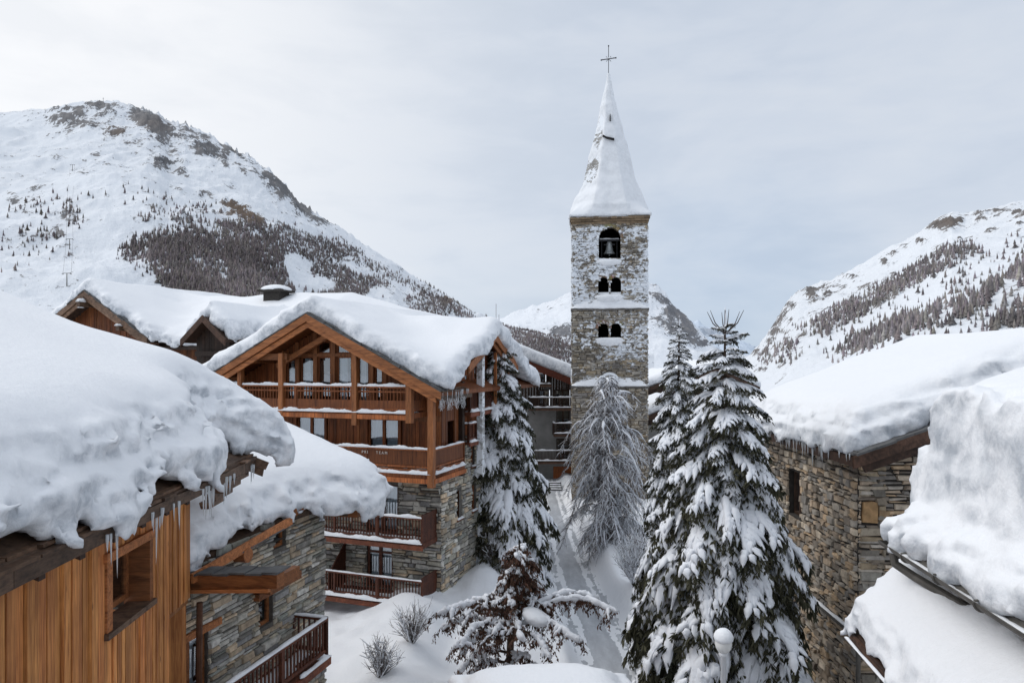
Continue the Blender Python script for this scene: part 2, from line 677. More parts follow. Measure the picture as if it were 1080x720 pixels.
def mat_mountain(name, rock=(0.125, 0.127, 0.135), rock2=(0.26, 0.25, 0.248), snow=(0.80, 0.83, 0.87), sc=0.02, thr=0.5):  # default rock greys lightened, some haze mixed into their colour
    m, nt, b = new_mat(name)
    g = NG(nt)
    co = g.coord('Object')
    a = g.attr()
    sp = g.n('ShaderNodeSeparateColor')
    g.put(sp.inputs[0], a.outputs['Color'])
    n1 = g.noise(co, sc, 8, 0.68, 0.4)
    n2 = g.noise(co, sc * 6, 5, 0.65)
    n3 = g.noise(g.coord('Object', (1, 1, 0.35)), sc * 2.5, 6, 0.7, 0.5)
    n5 = g.noise(g.coord('Object', (1, 1, 0.6)), sc * 16, 4, 0.7, 0.3)
    v = g.math('ADD', sp.outputs[0], g.math('MULTIPLY', g.math('SUBTRACT', n1, 0.5), 0.8))
    v = g.math('ADD', v, g.math('MULTIPLY', g.math('SUBTRACT', n2, 0.5), 1.9))
    v = g.math('ADD', v, g.math('MULTIPLY', g.math('SUBTRACT', n3, 0.5), 1.2))
    v = g.math('ADD', v, g.math('MULTIPLY', g.math('SUBTRACT', n5, 0.5), 1.9))
    f = g.maprange(v, thr - 0.06, thr + 0.12)
    rc = g.ramp(n3, [(0.35, rock), (0.65, rock2)])
    rc = g.mix(sp.outputs[1], rc, (0.165, 0.125, 0.098))
    sn = g.mix(g.maprange(n1, 0.35, 0.65, 0, 0.35), snow, tuple(np.array(snow) * 0.86))
    col = g.mix(f, sn, rc)
    g.put(b.inputs['Base Color'], col)
    b.inputs['Roughness'].default_value = 0.8
    b.inputs['Specular IOR Level'].default_value = 0.1
    g.bump(b, g.math('ADD', n1, g.math('MULTIPLY', n2, 0.35)), 0.35, 0.35 / sc * 0.6)
    return m


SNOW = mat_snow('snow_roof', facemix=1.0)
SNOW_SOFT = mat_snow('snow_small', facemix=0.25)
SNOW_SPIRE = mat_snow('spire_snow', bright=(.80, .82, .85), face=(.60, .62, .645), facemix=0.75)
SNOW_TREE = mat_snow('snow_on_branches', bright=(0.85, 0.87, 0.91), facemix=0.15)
WOOD_HONEY = mat_wood('honey_timber', (0.30, 0.095, 0.028), (0.84, 0.365, 0.120), (13, 13, 0.6))
WOOD_RED = mat_wood('red_brown_timber', (0.085, 0.025, 0.009), (0.35, 0.112, 0.034), (13, 13, 0.6))
WOOD_BEAM = mat_wood('brown_beam', (0.12, 0.043, 0.016), (0.37, 0.140, 0.050), (1.1, 10, 10), knots=False, blotch=0.22)
WOOD_POST = mat_wood('brown_post', (0.12, 0.043, 0.016), (0.37, 0.140, 0.050), (10, 10, 0.9), knots=False, blotch=0.22)
WOOD_DARK = mat_wood('dark_timber', (0.022, 0.012, 0.008), (0.075, 0.040, 0.026), (5, 5, 5), knots=False)
WOOD_RAIL = mat_wood('railing_timber', (0.045, 0.014, 0.008), (0.135, 0.042, 0.02), (5, 5, 5), knots=False)
WOOD_GREY = mat_wood('weathered_board', (0.05, 0.03, 0.02), (0.22, 0.135, 0.088), (3, 3, 8), knots=False)
STONE = mat_stone('schist_stone')
STONE_SNOWY = mat_stone('snow_plastered_stone', snowy=True)
MORTAR = mat_plain('mortar', (0.11, 0.10, 0.088), 0.95, var=0.3, scale=8, bump=0.4)
MORTAR_DARK = mat_plain('dark_joint', (0.045, 0.04, 0.036), 0.95, var=0.3, scale=8, bump=0.4)
SLATE = mat_plain('slate_slab', (0.10, 0.10, 0.10), 0.75, var=0.4, scale=3, bump=0.4)
GLASS = mat_glass('window_glass')
CURTAIN = mat_plain('white_curtain', (0.62, 0.65, 0.68), 0.9, var=0.12, scale=3)
INSIDE = mat_plain('dark_room', (0.018, 0.017, 0.018), 0.9)
METAL = mat_plain('grey_zinc', (0.12, 0.112, 0.10), 0.62, 0.35, var=0.3, scale=4)
METAL_BROWN = mat_plain('brown_downpipe', (0.10, 0.045, 0.025), 0.4, 0.2)
IRON = mat_plain('black_iron', (0.04, 0.04, 0.045), 0.5, 0.6)
BRONZE = mat_plain('bell_bronze', (0.33, 0.35, 0.36), 0.45, 0.5)
PLASTER = mat_plain('grey_plaster', (0.23, 0.225, 0.215), 0.9, var=0.18, scale=1.2)
BARK = mat_plain('bark', (0.07, 0.05, 0.038), 0.9, var=0.5, scale=9, bump=0.6)
BARK_GREY = mat_plain('frosted_bark', (0.115, 0.095, 0.088), 0.9, var=0.6, scale=5)
NEEDLE = mat_leaf('spruce_needles', (0.022, 0.024, 0.015), (0.080, 0.076, 0.046))
LEAF_BROWN = mat_leaf('withered_leaves', (0.050, 0.028, 0.020), (0.16, 0.092, 0.064), 3)
ICE = mat_ice()
WHITE_PAINT = mat_plain('white_lamp', (0.75, 0.76, 0.78), 0.4, var=0.05)
LAMP_GLASS = mat_plain('opal_globe', (0.78, 0.78, 0.76), 0.3, var=0.05)
LETTER = mat_plain('pale_letter', (0.55, 0.50, 0.45), 0.6, var=0.2)
# ------------------------------------------------------------------ wall helpers
GREYS = [(.34, .33, .31), (.25, .245, .235), (.40, .39, .375), (.19, .185, .18), (.30, .29, .26), (.36, .33, .28),
         (.46, .45, .43), (.24, .25, .24), (.28, .26, .23), (.33, .27, .21), (.22, .22, .23), (.42, .34, .26)]
GREYS = [(min(a * 1.42, .62), min(b * 1.38, .6), min(c * 1.28, .56)) for a, b, c in GREYS]
BROWNS = [(.235, .185, .135), (.18, .148, .115), (.29, .245, .19), (.135, .115, .095), (.26, .20, .14), (.21, .19, .165),
          (.33, .28, .215), (.16, .15, .14), (.30, .215, .13), (.24, .22, .195)]
BROWNS = [((a * .78 + .22 * b) * 2.2, b * 2.12, (c * .76 + .24 * b) * 2.0) for a, b, c in BROWNS]
TOWERC = [(.36, .31, .245), (.29, .255, .205), (.43, .38, .31), (.22, .195, .165), (.37, .30, .21), (.33, .30, .26), (.47, .43, .37), (.26, .24, .22)]


def overlaps(hs, a0, a1, z0, z1):
    return any(a1 > h[0] and a0 < h[1] and z1 > h[2] and z0 < h[3] for h in hs)


def wall_face(mb, fr, u0, u1, z0, z1, holes=(), tint=(1, 1, 1), reveal=0.25, mat=0, thick=0.3):
    """flat wall with rectangular openings and their reveals"""
    us = sorted({u0, u1, *[min(max(c, u0), u1) for h in holes for c in h[:2]]})
    zs = sorted({z0, z1, *[min(max(c, z0), z1) for h in holes for c in h[2:4]]})
    V, Fc, idx = [], [], {}
    def vid(u, z):
        if (u, z) not in idx:
            idx[(u, z)] = len(V)
            V.append(fr.p(u, z))
        return idx[(u, z)]
    for i in range(len(us) - 1):
        for j in range(len(zs) - 1):
            um, zm = (us[i] + us[i + 1]) / 2, (zs[j] + zs[j + 1]) / 2
            if any(h[0] < um < h[1] and h[2] < zm < h[3] for h in holes): continue
            Fc.append((vid(us[i], zs[j]), vid(us[i + 1], zs[j]), vid(us[i + 1], zs[j + 1]), vid(us[i], zs[j + 1])))
    mb.add(V, Fc, tint, mat)
    for h in holes:
        P = [fr.p(h[0], h[2]), fr.p(h[1], h[2]), fr.p(h[1], h[3]), fr.p(h[0], h[3])]
        B = [fr.p(h[0], h[2], -reveal), fr.p(h[1], h[2], -reveal), fr.p(h[1], h[3], -reveal), fr.p(h[0], h[3], -reveal)]
        mb.add(P + B, [(i, (i + 1) % 4, 4 + (i + 1) % 4, 4 + i) for i in range(4)], tint, mat)


def stones(mb, fr, u0, u1, z0, z1, holes=(), inside=None, hr=(.09, .2), lr=(.22, .6), depth=(.02, .06), pal=GREYS,
           skew=0.02, gap=.012, sd=1, mat=0, quoin=0):
    rr = random.Random(sd)
    z = z0
    row = 0
    while z < z1 - 0.02:
        h = rr.uniform(*hr)
        h = min(h, z1 - z)
        u = u0 - rr.uniform(0, lr[0])
        while u < u1:
            l = rr.uniform(*lr) * (0.7 + 0.6 * h / hr[1])
            a, b = max(u, u0), min(u + l, u1)
            u += l
            sub = [(z, z + h)]
            if h > hr[1] * .72 and rr.random() < .35: sub = [(z, z + h * .45), (z + h * .45, z + h)]
            for (za, zb) in sub:
                segs = [(a, b)]
                for hh in holes:
                    if zb > hh[2] + .01 and za < hh[3] - .01:
                        ns = []
                        for (p, q) in segs:
                            if q <= hh[0] or p >= hh[1]: ns.append((p, q))
                            else:
                                if p < hh[0]: ns.append((p, hh[0]))
                                if q > hh[1]: ns.append((hh[1], q))
                        segs = ns
                for (p, q) in segs:
                    if q - p < .05: continue
                    if inside is not None and not inside((p + q) / 2, (za + zb) / 2): continue
                    g = gap
                    d = rr.uniform(*depth)
                    c = rr.choice(pal)
                    k = rr.uniform(.78, 1.22)
                    c = tuple(x * k for x in c)
                    j = lambda: rr.uniform(-skew, skew)
                    q0 = [(p + g, za + g), (q - g, za + g), (q - g, zb - g), (p + g, zb - g)]
                    q0 = [(max(min(x + j(), u1), u0), y + j() * .6) for x, y in q0]
                    cx, cz = (p + q) / 2, (za + zb) / 2
                    e = .018
                    q1 = [(x + (e if x < cx else -e), y + (e * .8 if y < cz else -e * .8)) for x, y in q0]
                    dj = [d * rr.uniform(.75, 1.2) for _ in range(4)]
                    P = [fr.p(x, y, -.005) for x, y in q0] + [fr.p(x, y, dd) for (x, y), dd in zip(q1, dj)]
                    mb.add(P, [(4, 5, 6, 7), (0, 1, 5, 4), (1, 2, 6, 5), (2, 3, 7, 6), (3, 0, 4, 7)], c, mat)
        z += h
        row += 1


def planks(mb, fr, u0, u1, zbot, ztop, holes=(), wr=(.12, .24), depth=(.025, .045), base=1.0, var=.28, sd=1, gap=.005):
    rr = random.Random(sd)
    u = u0
    while u < u1 - .02:
        w = min(rr.uniform(*wr), u1 - u)
        if u1 - u - w < .05: w = u1 - u
        uc = u + w / 2
        zb = zbot(uc) if callable(zbot) else zbot
        zt = ztop(uc) if callable(ztop) else ztop
        segs = [(zb, zt)]
        for h in holes:
            if u + w > h[0] + .02 and u < h[1] - .02:
                ns = []
                for (p, q) in segs:
                    if q <= h[2] or p >= h[3]: ns.append((p, q))
                    else:
                        if p < h[2]: ns.append((p, h[2]))
                        if q > h[3]: ns.append((h[3], q))
                segs = ns
        k = base * rr.uniform(1 - var, 1 + var)
        warm = rr.uniform(.93, 1.07)
        d = rr.uniform(*depth)
        for (p, q) in segs:
            if q - p > .04:
                fr.slab(mb, u + gap, u + w - gap, p, q, -.03, d, (k, k * warm, k * warm * .97))
        u += w


def window(root, fr, u0, u1, z0, z1, sashes=2, fw=.07, recess=.10, frame_mat=None, curtain=True, sill=None, snow=False,
           bars=0, name='window', casing=0.0, transom=None):
    """frame (with its dark room behind) > pane, curtain, sill"""
    frame_mat = frame_mat or WOOD_BEAM
    mb = MB()
    d0, d1 = -recess - .05, -recess + .02
    if casing:
        c = casing
        for a in ((u0 - c, u1 + c, z1, z1 + c * 1.2), (u0 - c, u1 + c, z0 - c, z0), (u0 - c, u0, z0, z1), (u1, u1 + c, z0, z1)):
            fr.slab(mb, *a, -.02, .075, .95)
    for a in ((u0, u1, z1 - fw, z1), (u0, u1, z0, z0 + fw), (u0, u0 + fw, z0 + fw, z1 - fw), (u1 - fw, u1, z0 + fw, z1 - fw)):
        fr.slab(mb, *a, d0, d1)
    w = (u1 - u0) / sashes
    for i in range(1, sashes):
        fr.slab(mb, u0 + w * i - fw * .75, u0 + w * i + fw * .75, z0 + fw, z1 - fw, d0, d1 + .01)
    if transom: fr.slab(mb, u0 + fw, u1 - fw, transom - fw / 2, transom + fw / 2, d0, d1 + .004)
    for i in range(bars):
        zz = z0 + (z1 - z0) * (i + 1) / (bars + 1)
        fr.slab(mb, u0 + fw, u1 - fw, zz - .015, zz + .015, d0 + .02, d1 - .01)
    # the dim room behind: five sides
    dep = d0 - .9
    B = [fr.p(u0, z0, d0), fr.p(u1, z0, d0), fr.p(u1, z1, d0), fr.p(u0, z1, d0), fr.p(u0, z0, dep), fr.p(u1, z0, dep), fr.p(u1, z1, dep), fr.p(u0, z1, dep)]
    mb.add(B, [(4, 5, 6, 7)] + [(i, (i + 1) % 4, 4 + (i + 1) % 4, 4 + i) for i in range(4)], 1, 1)
    o = mb.build(name, [frame_mat, INSIDE], root)
    pm = MB()
    pm.add([fr.p(u0 + fw, z0 + fw, d0 + .03), fr.p(u1 - fw, z0 + fw, d0 + .03), fr.p(u1 - fw, z1 - fw, d0 + .03), fr.p(u0 + fw, z1 - fw, d0 + .03)], [(0, 1, 2, 3)])
    pm.build('pane', GLASS, o)
    if curtain:
        cm = MB()
        for i in range(sashes):
            a, b = u0 + w * i + fw, u0 + w * (i + 1) - fw
            if curtain == 'half':
                m_ = a + (b - a) * (.45 if i % 2 else .55)
                a, b = (a, m_) if i % 2 == 0 else (m_, b)
            n = max(6, int((b - a) / .035))
            V, Fc = [], []
            for k in range(n + 1):
                u = a + (b - a) * k / n
                dd = d0 - .10 + .025 * math.sin(k * 1.15 + i) + .01 * math.sin(k * 2.7)
                V += [fr.p(u, z0 + fw * .5, dd), fr.p(u, z1 - fw * .5, dd)]
            for k in range(n): Fc.append((2 * k, 2 * k + 2, 2 * k + 3, 2 * k + 1))
            cm.add(V, Fc)
        cm.build('curtain', CURTAIN, o, smooth=True)
    if sill:
        sm = MB()
        fr.slab(sm, u0 - .08, u1 + .08, z0 - .07, z0, -recess, sill, .8)
        sm.build('sill', frame_mat, o)
        if snow:
            b = MB()
            snow_strip(b, [fr.p(u0 - .05, z0, sill / 2), fr.p(u1 + .05, z0, sill / 2)], sill + .06, .09, 3)
            b.build('sill_snow', SNOW_SOFT, o, smooth=True)
    return o


def snow_strip(mb, line, w, h, sd=1, step=.08, cover=1.0):
    """an uneven ridge of snow lying along a rail, board or ledge"""
    rr = random.Random(sd)
    a, b = np.array(line[0], float), np.array(line[1], float)
    L = np.linalg.norm(b - a)
    d = (b - a) / L
    s = np.cross(d, [0, 0, 1.0])
    s /= np.linalg.norm(s) + 1e-9
    n = max(4, int(L / step))
    prof = [(-.5, -.12), (-.56, .35), (-.3, .86), (.05, 1.0), (.36, .82), (.56, .3), (.5, -.12)]
    rows = []
    runs = []
    ph = rr.uniform(0, 50)
    for i in range(n + 1):
        x = i / n
        k = .75 + .35 * math.sin(ph + x * L * 2.1) * math.sin(ph * 2 + x * L * 5.3) + rr.uniform(-.12, .12)
        if cover < 1 and float(vnoise(ph + x * L * .8, 0.5, ph, 5)) > cover * 2 - 1: k = 0
        if i in (0, n): k *= .35
        rows.append(max(k, 0))
    V, Fc = [], []
    m = len(prof)
    for i in range(n + 1):
        c = a + d * (L * i / n)
        for (p, q) in prof:
            hk = rows[i]
            V.append(c + s * p * w * (1 if hk > 0 else .2) * (.85 + .15 * hk) + np.array([0, 0, (q * hk if q > 0 else q * min(hk, 1)) * h]))
    for i in range(n):
        if rows[i] <= 0 and rows[i + 1] <= 0: continue
        for j in range(m - 1):
            Fc.append((i * m + j, i * m + j + 1, (i + 1) * m + j + 1, (i + 1) * m + j))
        Fc.append((i * m + m - 1, i * m, (i + 1) * m, (i + 1) * m + m - 1))
    Fc.append(tuple(range(m)))
    Fc.append(tuple(n * m + j for j in range(m))[::-1])
    mb.add(V, Fc)


def balcony(root, fr, u0, u1, zf, proj, rail_h=1.0, left=True, right=True, solid_right=False, mat=None, style='bars', slab=.2,
            boards=True, snow_h=.1, sd=1, post_every=2.2, solid_left=False, name='balcony', floor_cover=.8):
    """balcony slab > railing, railing_snow, floor_snow, side_panel"""
    mat = mat or WOOD_RAIL
    mb = MB()
    fr.slab(mb, u0, u1, zf - slab, zf, 0, proj, 1.1)
    fr.slab(mb, u0 - .02, u1 + .02, zf - slab - .06, zf - slab + .12, proj, proj + .06, 2.0)
    o = mb.build(name, mat, root)
    rb = MB()
    zt = zf + rail_h
    e = .05
    runs = [(fr.p(u0 + e, 0, proj - e), fr.p(u1 - e, 0, proj - e))]
    if left: runs.append((fr.p(u0 + e, 0, 0), fr.p(u0 + e, 0, proj - e)))
    if right and not solid_right: runs.append((fr.p(u1 - e, 0, proj - e), fr.p(u1 - e, 0, 0)))
    up = lambda p, z: np.array(p) + np.array([0, 0, z])
    for (a, b) in runs:
        L = np.linalg.norm(b - a)
        rb.bar(up(a, zt - .03), up(b, zt - .03), .11, .07, 1.3)
        rb.bar(up(a, zf + .13), up(b, zf + .13), .06, .08, 1.1)
        n = max(1, round(L / post_every))
        for i in range(n + 1):
            p = a + (b - a) * i / n
            rb.bar(up(p, zf), up(p, zt + .01), .09, .09, 1.0)
        if style == 'bars':
            n = max(2, int(L / .135))
            for i in range(1, n):
                p = a + (b - a) * i / n
                rb.bar(up(p, zf + .13), up(p, zt - .05), .032, .045, 1.0)
        elif style == 'boards':          # open railing band above, solid board below
            rb.bar(up(a, zf + .28), up(b, zf + .28), .04, .42, .85)
            rb.bar(up(a, zt - .22), up(b, zt - .22), .05, .06, 1.0)
            n = max(2, int(L / .15))
            for i in range(1, n):
                p = a + (b - a) * i / n
                rb.bar(up(p, zf + .48), up(p, zt - .05), .03, .04, .9)
        elif style == 'solid':
            rb.bar(up(a, zf + .60), up(b, zf + .60), .035, .56, .62)
            rb.bar(up(a, zf + .26), up(b, zf + .26), .06, .09, 1.2)
    rb.build('railing', mat, o)
    if solid_right or solid_left:
        for uu in ([u1 - e] if solid_right else []) + ([u0 + e] if solid_left else []):
            pb = MB()
            for i in range(int(proj / .16)):
                fr.slab(pb, uu - .03, uu + .03, zf - .05, zt + .12, i * .16 + .004, i * .16 + .156, random.uniform(.7, 1.0))
            pb.build('side_panel', mat, o)
    sb = MB()
    for k, (a, b) in enumerate(runs):
        snow_strip(sb, [up(a, zt), up(b, zt)], .13, snow_h, sd + k, cover=.93)
    sb.build('railing_snow', SNOW_SOFT, o, smooth=True)
    fb = MB()
    for k in range(3):
        dd = proj - .09 - k * .26
        if dd < .1: break
        snow_strip(fb, [fr.p(u0 + .1, zf, dd), fr.p(u1 - .1, zf, dd)], .34, .16 - .03 * k, sd * 7 + k, cover=floor_cover)
    snow_strip(fb, [fr.p(u0 + .02, zf, proj + .04), fr.p(u1 - .02, zf, proj + .04)], .12, .07, sd + 77, cover=.8)
    fb.build('floor_snow', SNOW_SOFT, o, smooth=True)
    return o


def icicles(parent, pts, sd=1, lr=(.1, .5), r=.018, name='icicle'):
    rr = random.Random(sd)
    for p in pts:
        L = rr.uniform(*lr) * (1 if rr.random() < .8 else 1.5)
        q = r * rr.uniform(.6, 1.25) * (.6 + L)
        b = MB()
        p = np.array(p)
        lean = np.array([rr.uniform(-.05, .05), rr.uniform(-.05, .05), 0]) * L
        b.tube([p + [0, 0, .05], p + [0, 0, -.05 * L], p + lean * .4 + [0, 0, -.4 * L], p + lean * .8 + [0, 0, -.75 * L], p + lean + [0, 0, -L]],
               [q, q * .95, q * .6, q * .35, q * .06], 6)
        b.build(name, ICE, parent, smooth=True)


def tiles(mb, poly_fn, n, rows, sd=1):
    pass


def slate_edge(mb, a, b, w, sd=1, th=.05, layers=3, out=(0, 0, 0)):
    """stacked rough stone slabs along a roof edge from a to b; w = depth inward, out = horizontal outward unit vector"""
    rr = random.Random(sd)
    a, b, out = (np.array(x, float) for x in (a, b, out))
    L = np.linalg.norm(b - a)
    d = (b - a) / L
    for l in range(layers):
        x = -rr.uniform(0, .3)
        while x < L:
            ln = rr.uniform(.35, .8)
            x0, x1 = max(x, 0), min(x + ln, L)
            x += ln
            if x1 - x0 < .05: continue
            o = rr.uniform(-.05, .06) - l * .09
            z = l * th + rr.uniform(-.008, .008)
            P0 = a + d * (x0 + .01) + out * o
            P1 = a + d * (x1 - .01) + out * o
            q = [P0, P1, P1 - out * w, P0 - out * w]
            t = rr.uniform(.6, 1.4)
            z2 = z + th * rr.uniform(.7, 1.0)
            lst = [p + [0, 0, z] for p in q] + [p + [0, 0, z2] for p in q]
            if np.cross(d, -out)[2] < 0: lst = [lst[i] for i in (3, 2, 1, 0, 7, 6, 5, 4)]
            mb.hexa(lst, (t * .85, t * .8, t * .75))
# ================================================================== 1. timber chalet close on the left
def foreground_chalet():
    root = empty('timber_chalet', (-5.97, 10, 0), R(4.46), 'honey coloured board-clad chalet close by, roof buried in deep lumpy snow', 'chalet')
    fr = Frame((0, 0, 0), (0, 1, 0), (1, 0, 0))
    roofz = lambda x: 9.08 + (0.85 - x) * 0.42
    hole = (0.02, 1.42, 7.08, 8.2)
    mb = MB()
    planks(mb, fr, -8, 2.2, 3.2, 9.3, [hole], (.10, .19), (.010, .060), 1.0, .32, 3, .010)
    planks(mb, fr, 2.2, 3.1, 6.55, 9.3, [], (.09, .16), (.02, .05), .95, .28, 4, .009)
    fr.slab(mb, 2.2, 3.1, 6.45, 6.56, -.9, .0, .45)
    for (u0, u1, z0, z1) in ((-8, hole[0], 3.2, 9.3), (hole[1], 2.2, 3.2, 9.3), (hole[0], hole[1], 3.2, hole[2]), (hole[0], hole[1], hole[3], 9.3), (2.2, 3.1, 6.56, 9.3)):
        fr.slab(mb, u0, u1, z0, z1, -.25, -.031, .35)
    mb.build('board_wall', WOOD_HONEY, root)
    # far gable end (not seen from the street side) and lower masonry
    mb = MB()
    mb.prism([(-.02, 3.06, 3.2), (-.02, 3.06, 9.15), (-7, 3.06, 12.1), (-7, 3.06, 3.2)], (0, -.2, 0), .8)
    mb.build('gable_wall', WOOD_HONEY, root)
    mb = MB()
    fr.slab(mb, -8, 2.1, -.5, 3.2, -.4, -.05)
    mb.build('stone_base', MORTAR, root)
    # window in a deep reveal
    w = window(root, fr, .10, 1.34, 7.16, 8.12, 1, .09, .30, WOOD_BEAM, False)
    mb = MB()
    fr.slab(mb, -.06, .10, 7.0, 8.22, -.36, .07, 1.5)
    fr.slab(mb, 1.34, 1.46, 7.0, 8.22, -.36, .06, .8)
    fr.slab(mb, -.12, 1.5, 8.12, 8.26, -.36, .10, 1.7)
    mb.build('casing', WOOD_BEAM, w)
    mb = MB()
    fr.slab(mb, -.10, 1.5, 7.0, 7.09, -.3, .11, .9)
    mb.build('sill', WOOD_GREY, w)
    # roof: deck, eave boards, rafter ends
    rb = MB()
    a, e = .95, 0.0
    P = lambda x, y, dz=0: (x, y, roofz(x) + dz)
    rb.hexa([P(.85, -9, -.16), P(.85, 4.4, -.16), P(-8, 4.4, -.16), P(-8, -9, -.16), P(.85, -9, -.02), P(.85, 4.4, -.02), P(-8, 4.4, -.02), P(-8, -9, -.02)], .7)
    roof = rb.build('roof', WOOD_GREY, root)
    fb = MB()
    rr = random.Random(5)
    y = -9
    while y < 4.4:
        L = min(rr.uniform(1.2, 2.4), 4.4 - y)
        fb.bar((.87, y, roofz(.85) - .15), (.87, y + L - .01, roofz(.85) - .15 + rr.uniform(-.01, .01)), .05, .18, rr.uniform(.5, 1.0))
        y += L
    slate_edge(fb, (.90, -9, roofz(.9) - .02), (.90, 4.45, roofz(.9) - .02), .5, 8, .045, 2, (1, 0, 0))
    fb.build('eave_board', WOOD_GREY, roof)
    for i, yy in enumerate(np.arange(-8.4, 4.3, .78)):
        b = MB()
        b.hexa([P(.8, yy, -.36), P(.8, yy + .12, -.36), P(-.3, yy + .12, -.36), P(-.3, yy, -.36), P(.8, yy, -.165), P(.8, yy + .12, -.165), P(-.3, yy + .12, -.165), P(-.3, yy, -.165)], .9)
        b.build('rafter', WOOD_DARK, roof)
    # far verge: stepped barge boards and purlin ends
    b = MB()
    for k in range(6):
        x0 = 1.12 - k * .02
        zz = -.04 - k * .155
        b.prism([(x0 - .05 - k * .05, 4.46 + .02 * (k % 2), roofz(x0) + zz - .15), (x0 + .02 - k * .09, 4.46 + .02 * (k % 2), roofz(x0) + zz),
                 (-5, 4.46 + .02 * (k % 2), roofz(-5) + zz), (-5, 4.46 + .02 * (k % 2), roofz(-5) + zz - .15)], (0, .04, 0), rr.uniform(.75, 1.15)) if k < 2 else None
    b.build('barge_board', WOOD_GREY, roof)
    # stepped planks stacked under the eave corner, as on the exposed end of the roof
    b = MB()
    for k in range(5):
        b.prism([(.88 - k * .13, 3.1, roofz(.85) - .12 - k * .15), (.88 - k * .13, 4.5 - k * .11, roofz(.85) - .12 - k * .15),
                 (.88 - k * .13, 4.5 - k * .11, roofz(.85) - .265 - k * .15), (.88 - k * .13, 3.1 + .1, roofz(.85) - .265 - k * .15)], (-.16, 0, 0), rr.uniform(.8, 1.25))
    b.build('corbel_board', WOOD_GREY, root)
    b = MB()
    b.bar((-.3, .30, 8.95), (.62, .30, 8.95), .26, .40, 2.2)
    b.build('purlin_end', WOOD_BEAM, root)
    b = MB()
    b.bar((-.3, 3.35, 8.75), (.65, 3.35, 8.72), .22, .26, .8)
    b.build('purlin_end', WOOD_BEAM, root)
    foot = lambda x, y: poly2(x, y, [(1.02, -7.5), (1.02, -3.2), (1.10, -1.2), (.98, .5), (1.06, 1.8), (.86, 2.5), (.38, 3.1), (.42, 3.8), (1.15, 4.1), (1.72, 4.6), (1.5, 5.1), (.2, 5.25), (-8, 5.3), (-8, -7.5)])
    def thick(x, y):
        return 1.26 + .08 * np.sin(y * .5 + 1) + .10 * sstep(-1, -5, x) + .34 * np.exp(-((x + .3) / 1.5) ** 2) * sstep(1.5, 4.0, y)
    def dents(px, py, pz, d):
        # hollows scooped out of the broken face near the camera
        for (cx, cy, cz, rx, ry, rz_, amt) in ((1.3, -3.7, 10.1, .55, .75, .5, .55), (1.35, -2.1, 9.75, .45, .8, .35, .40), (1.3, -.9, 9.6, .4, .6, .3, .3),
                                          (1.25, -3.0, 9.4, .4, .8, .25, .35), (1.2, .6, 9.5, .3, .5, .25, .2)):
            q = ((px - cx) / rx) ** 2 + ((py - cy) / ry) ** 2 + ((pz - cz) / rz_) ** 2
            d = d + amt * np.exp(-q * 1.2)
        return d
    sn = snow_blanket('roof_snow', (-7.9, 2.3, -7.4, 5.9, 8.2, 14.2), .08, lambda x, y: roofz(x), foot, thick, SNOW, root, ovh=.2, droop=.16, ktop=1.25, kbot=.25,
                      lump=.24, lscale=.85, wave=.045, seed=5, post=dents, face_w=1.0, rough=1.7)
    pts = []
    for y0, n, w in ((-1.9, 3, .5), (-.55, 7, .9), (1.25, 7, .8), (2.5, 4, .4), (3.9, 3, .4)):
        for i in range(n): pts.append((.90 + rr.uniform(-.05, .06), y0 + rr.uniform(0, w), 8.90))
    icicles(roof, pts, 9, (.16, .55), .026)
    # brown downpipe at the corner
    b = MB()
    b.tube([(.16, 3.25, 6.4), (.13, 3.25, 3.0), (.13, 3.25, -.3)], .06, 10)
    b.build('downpipe', METAL_BROWN, root)
    return root


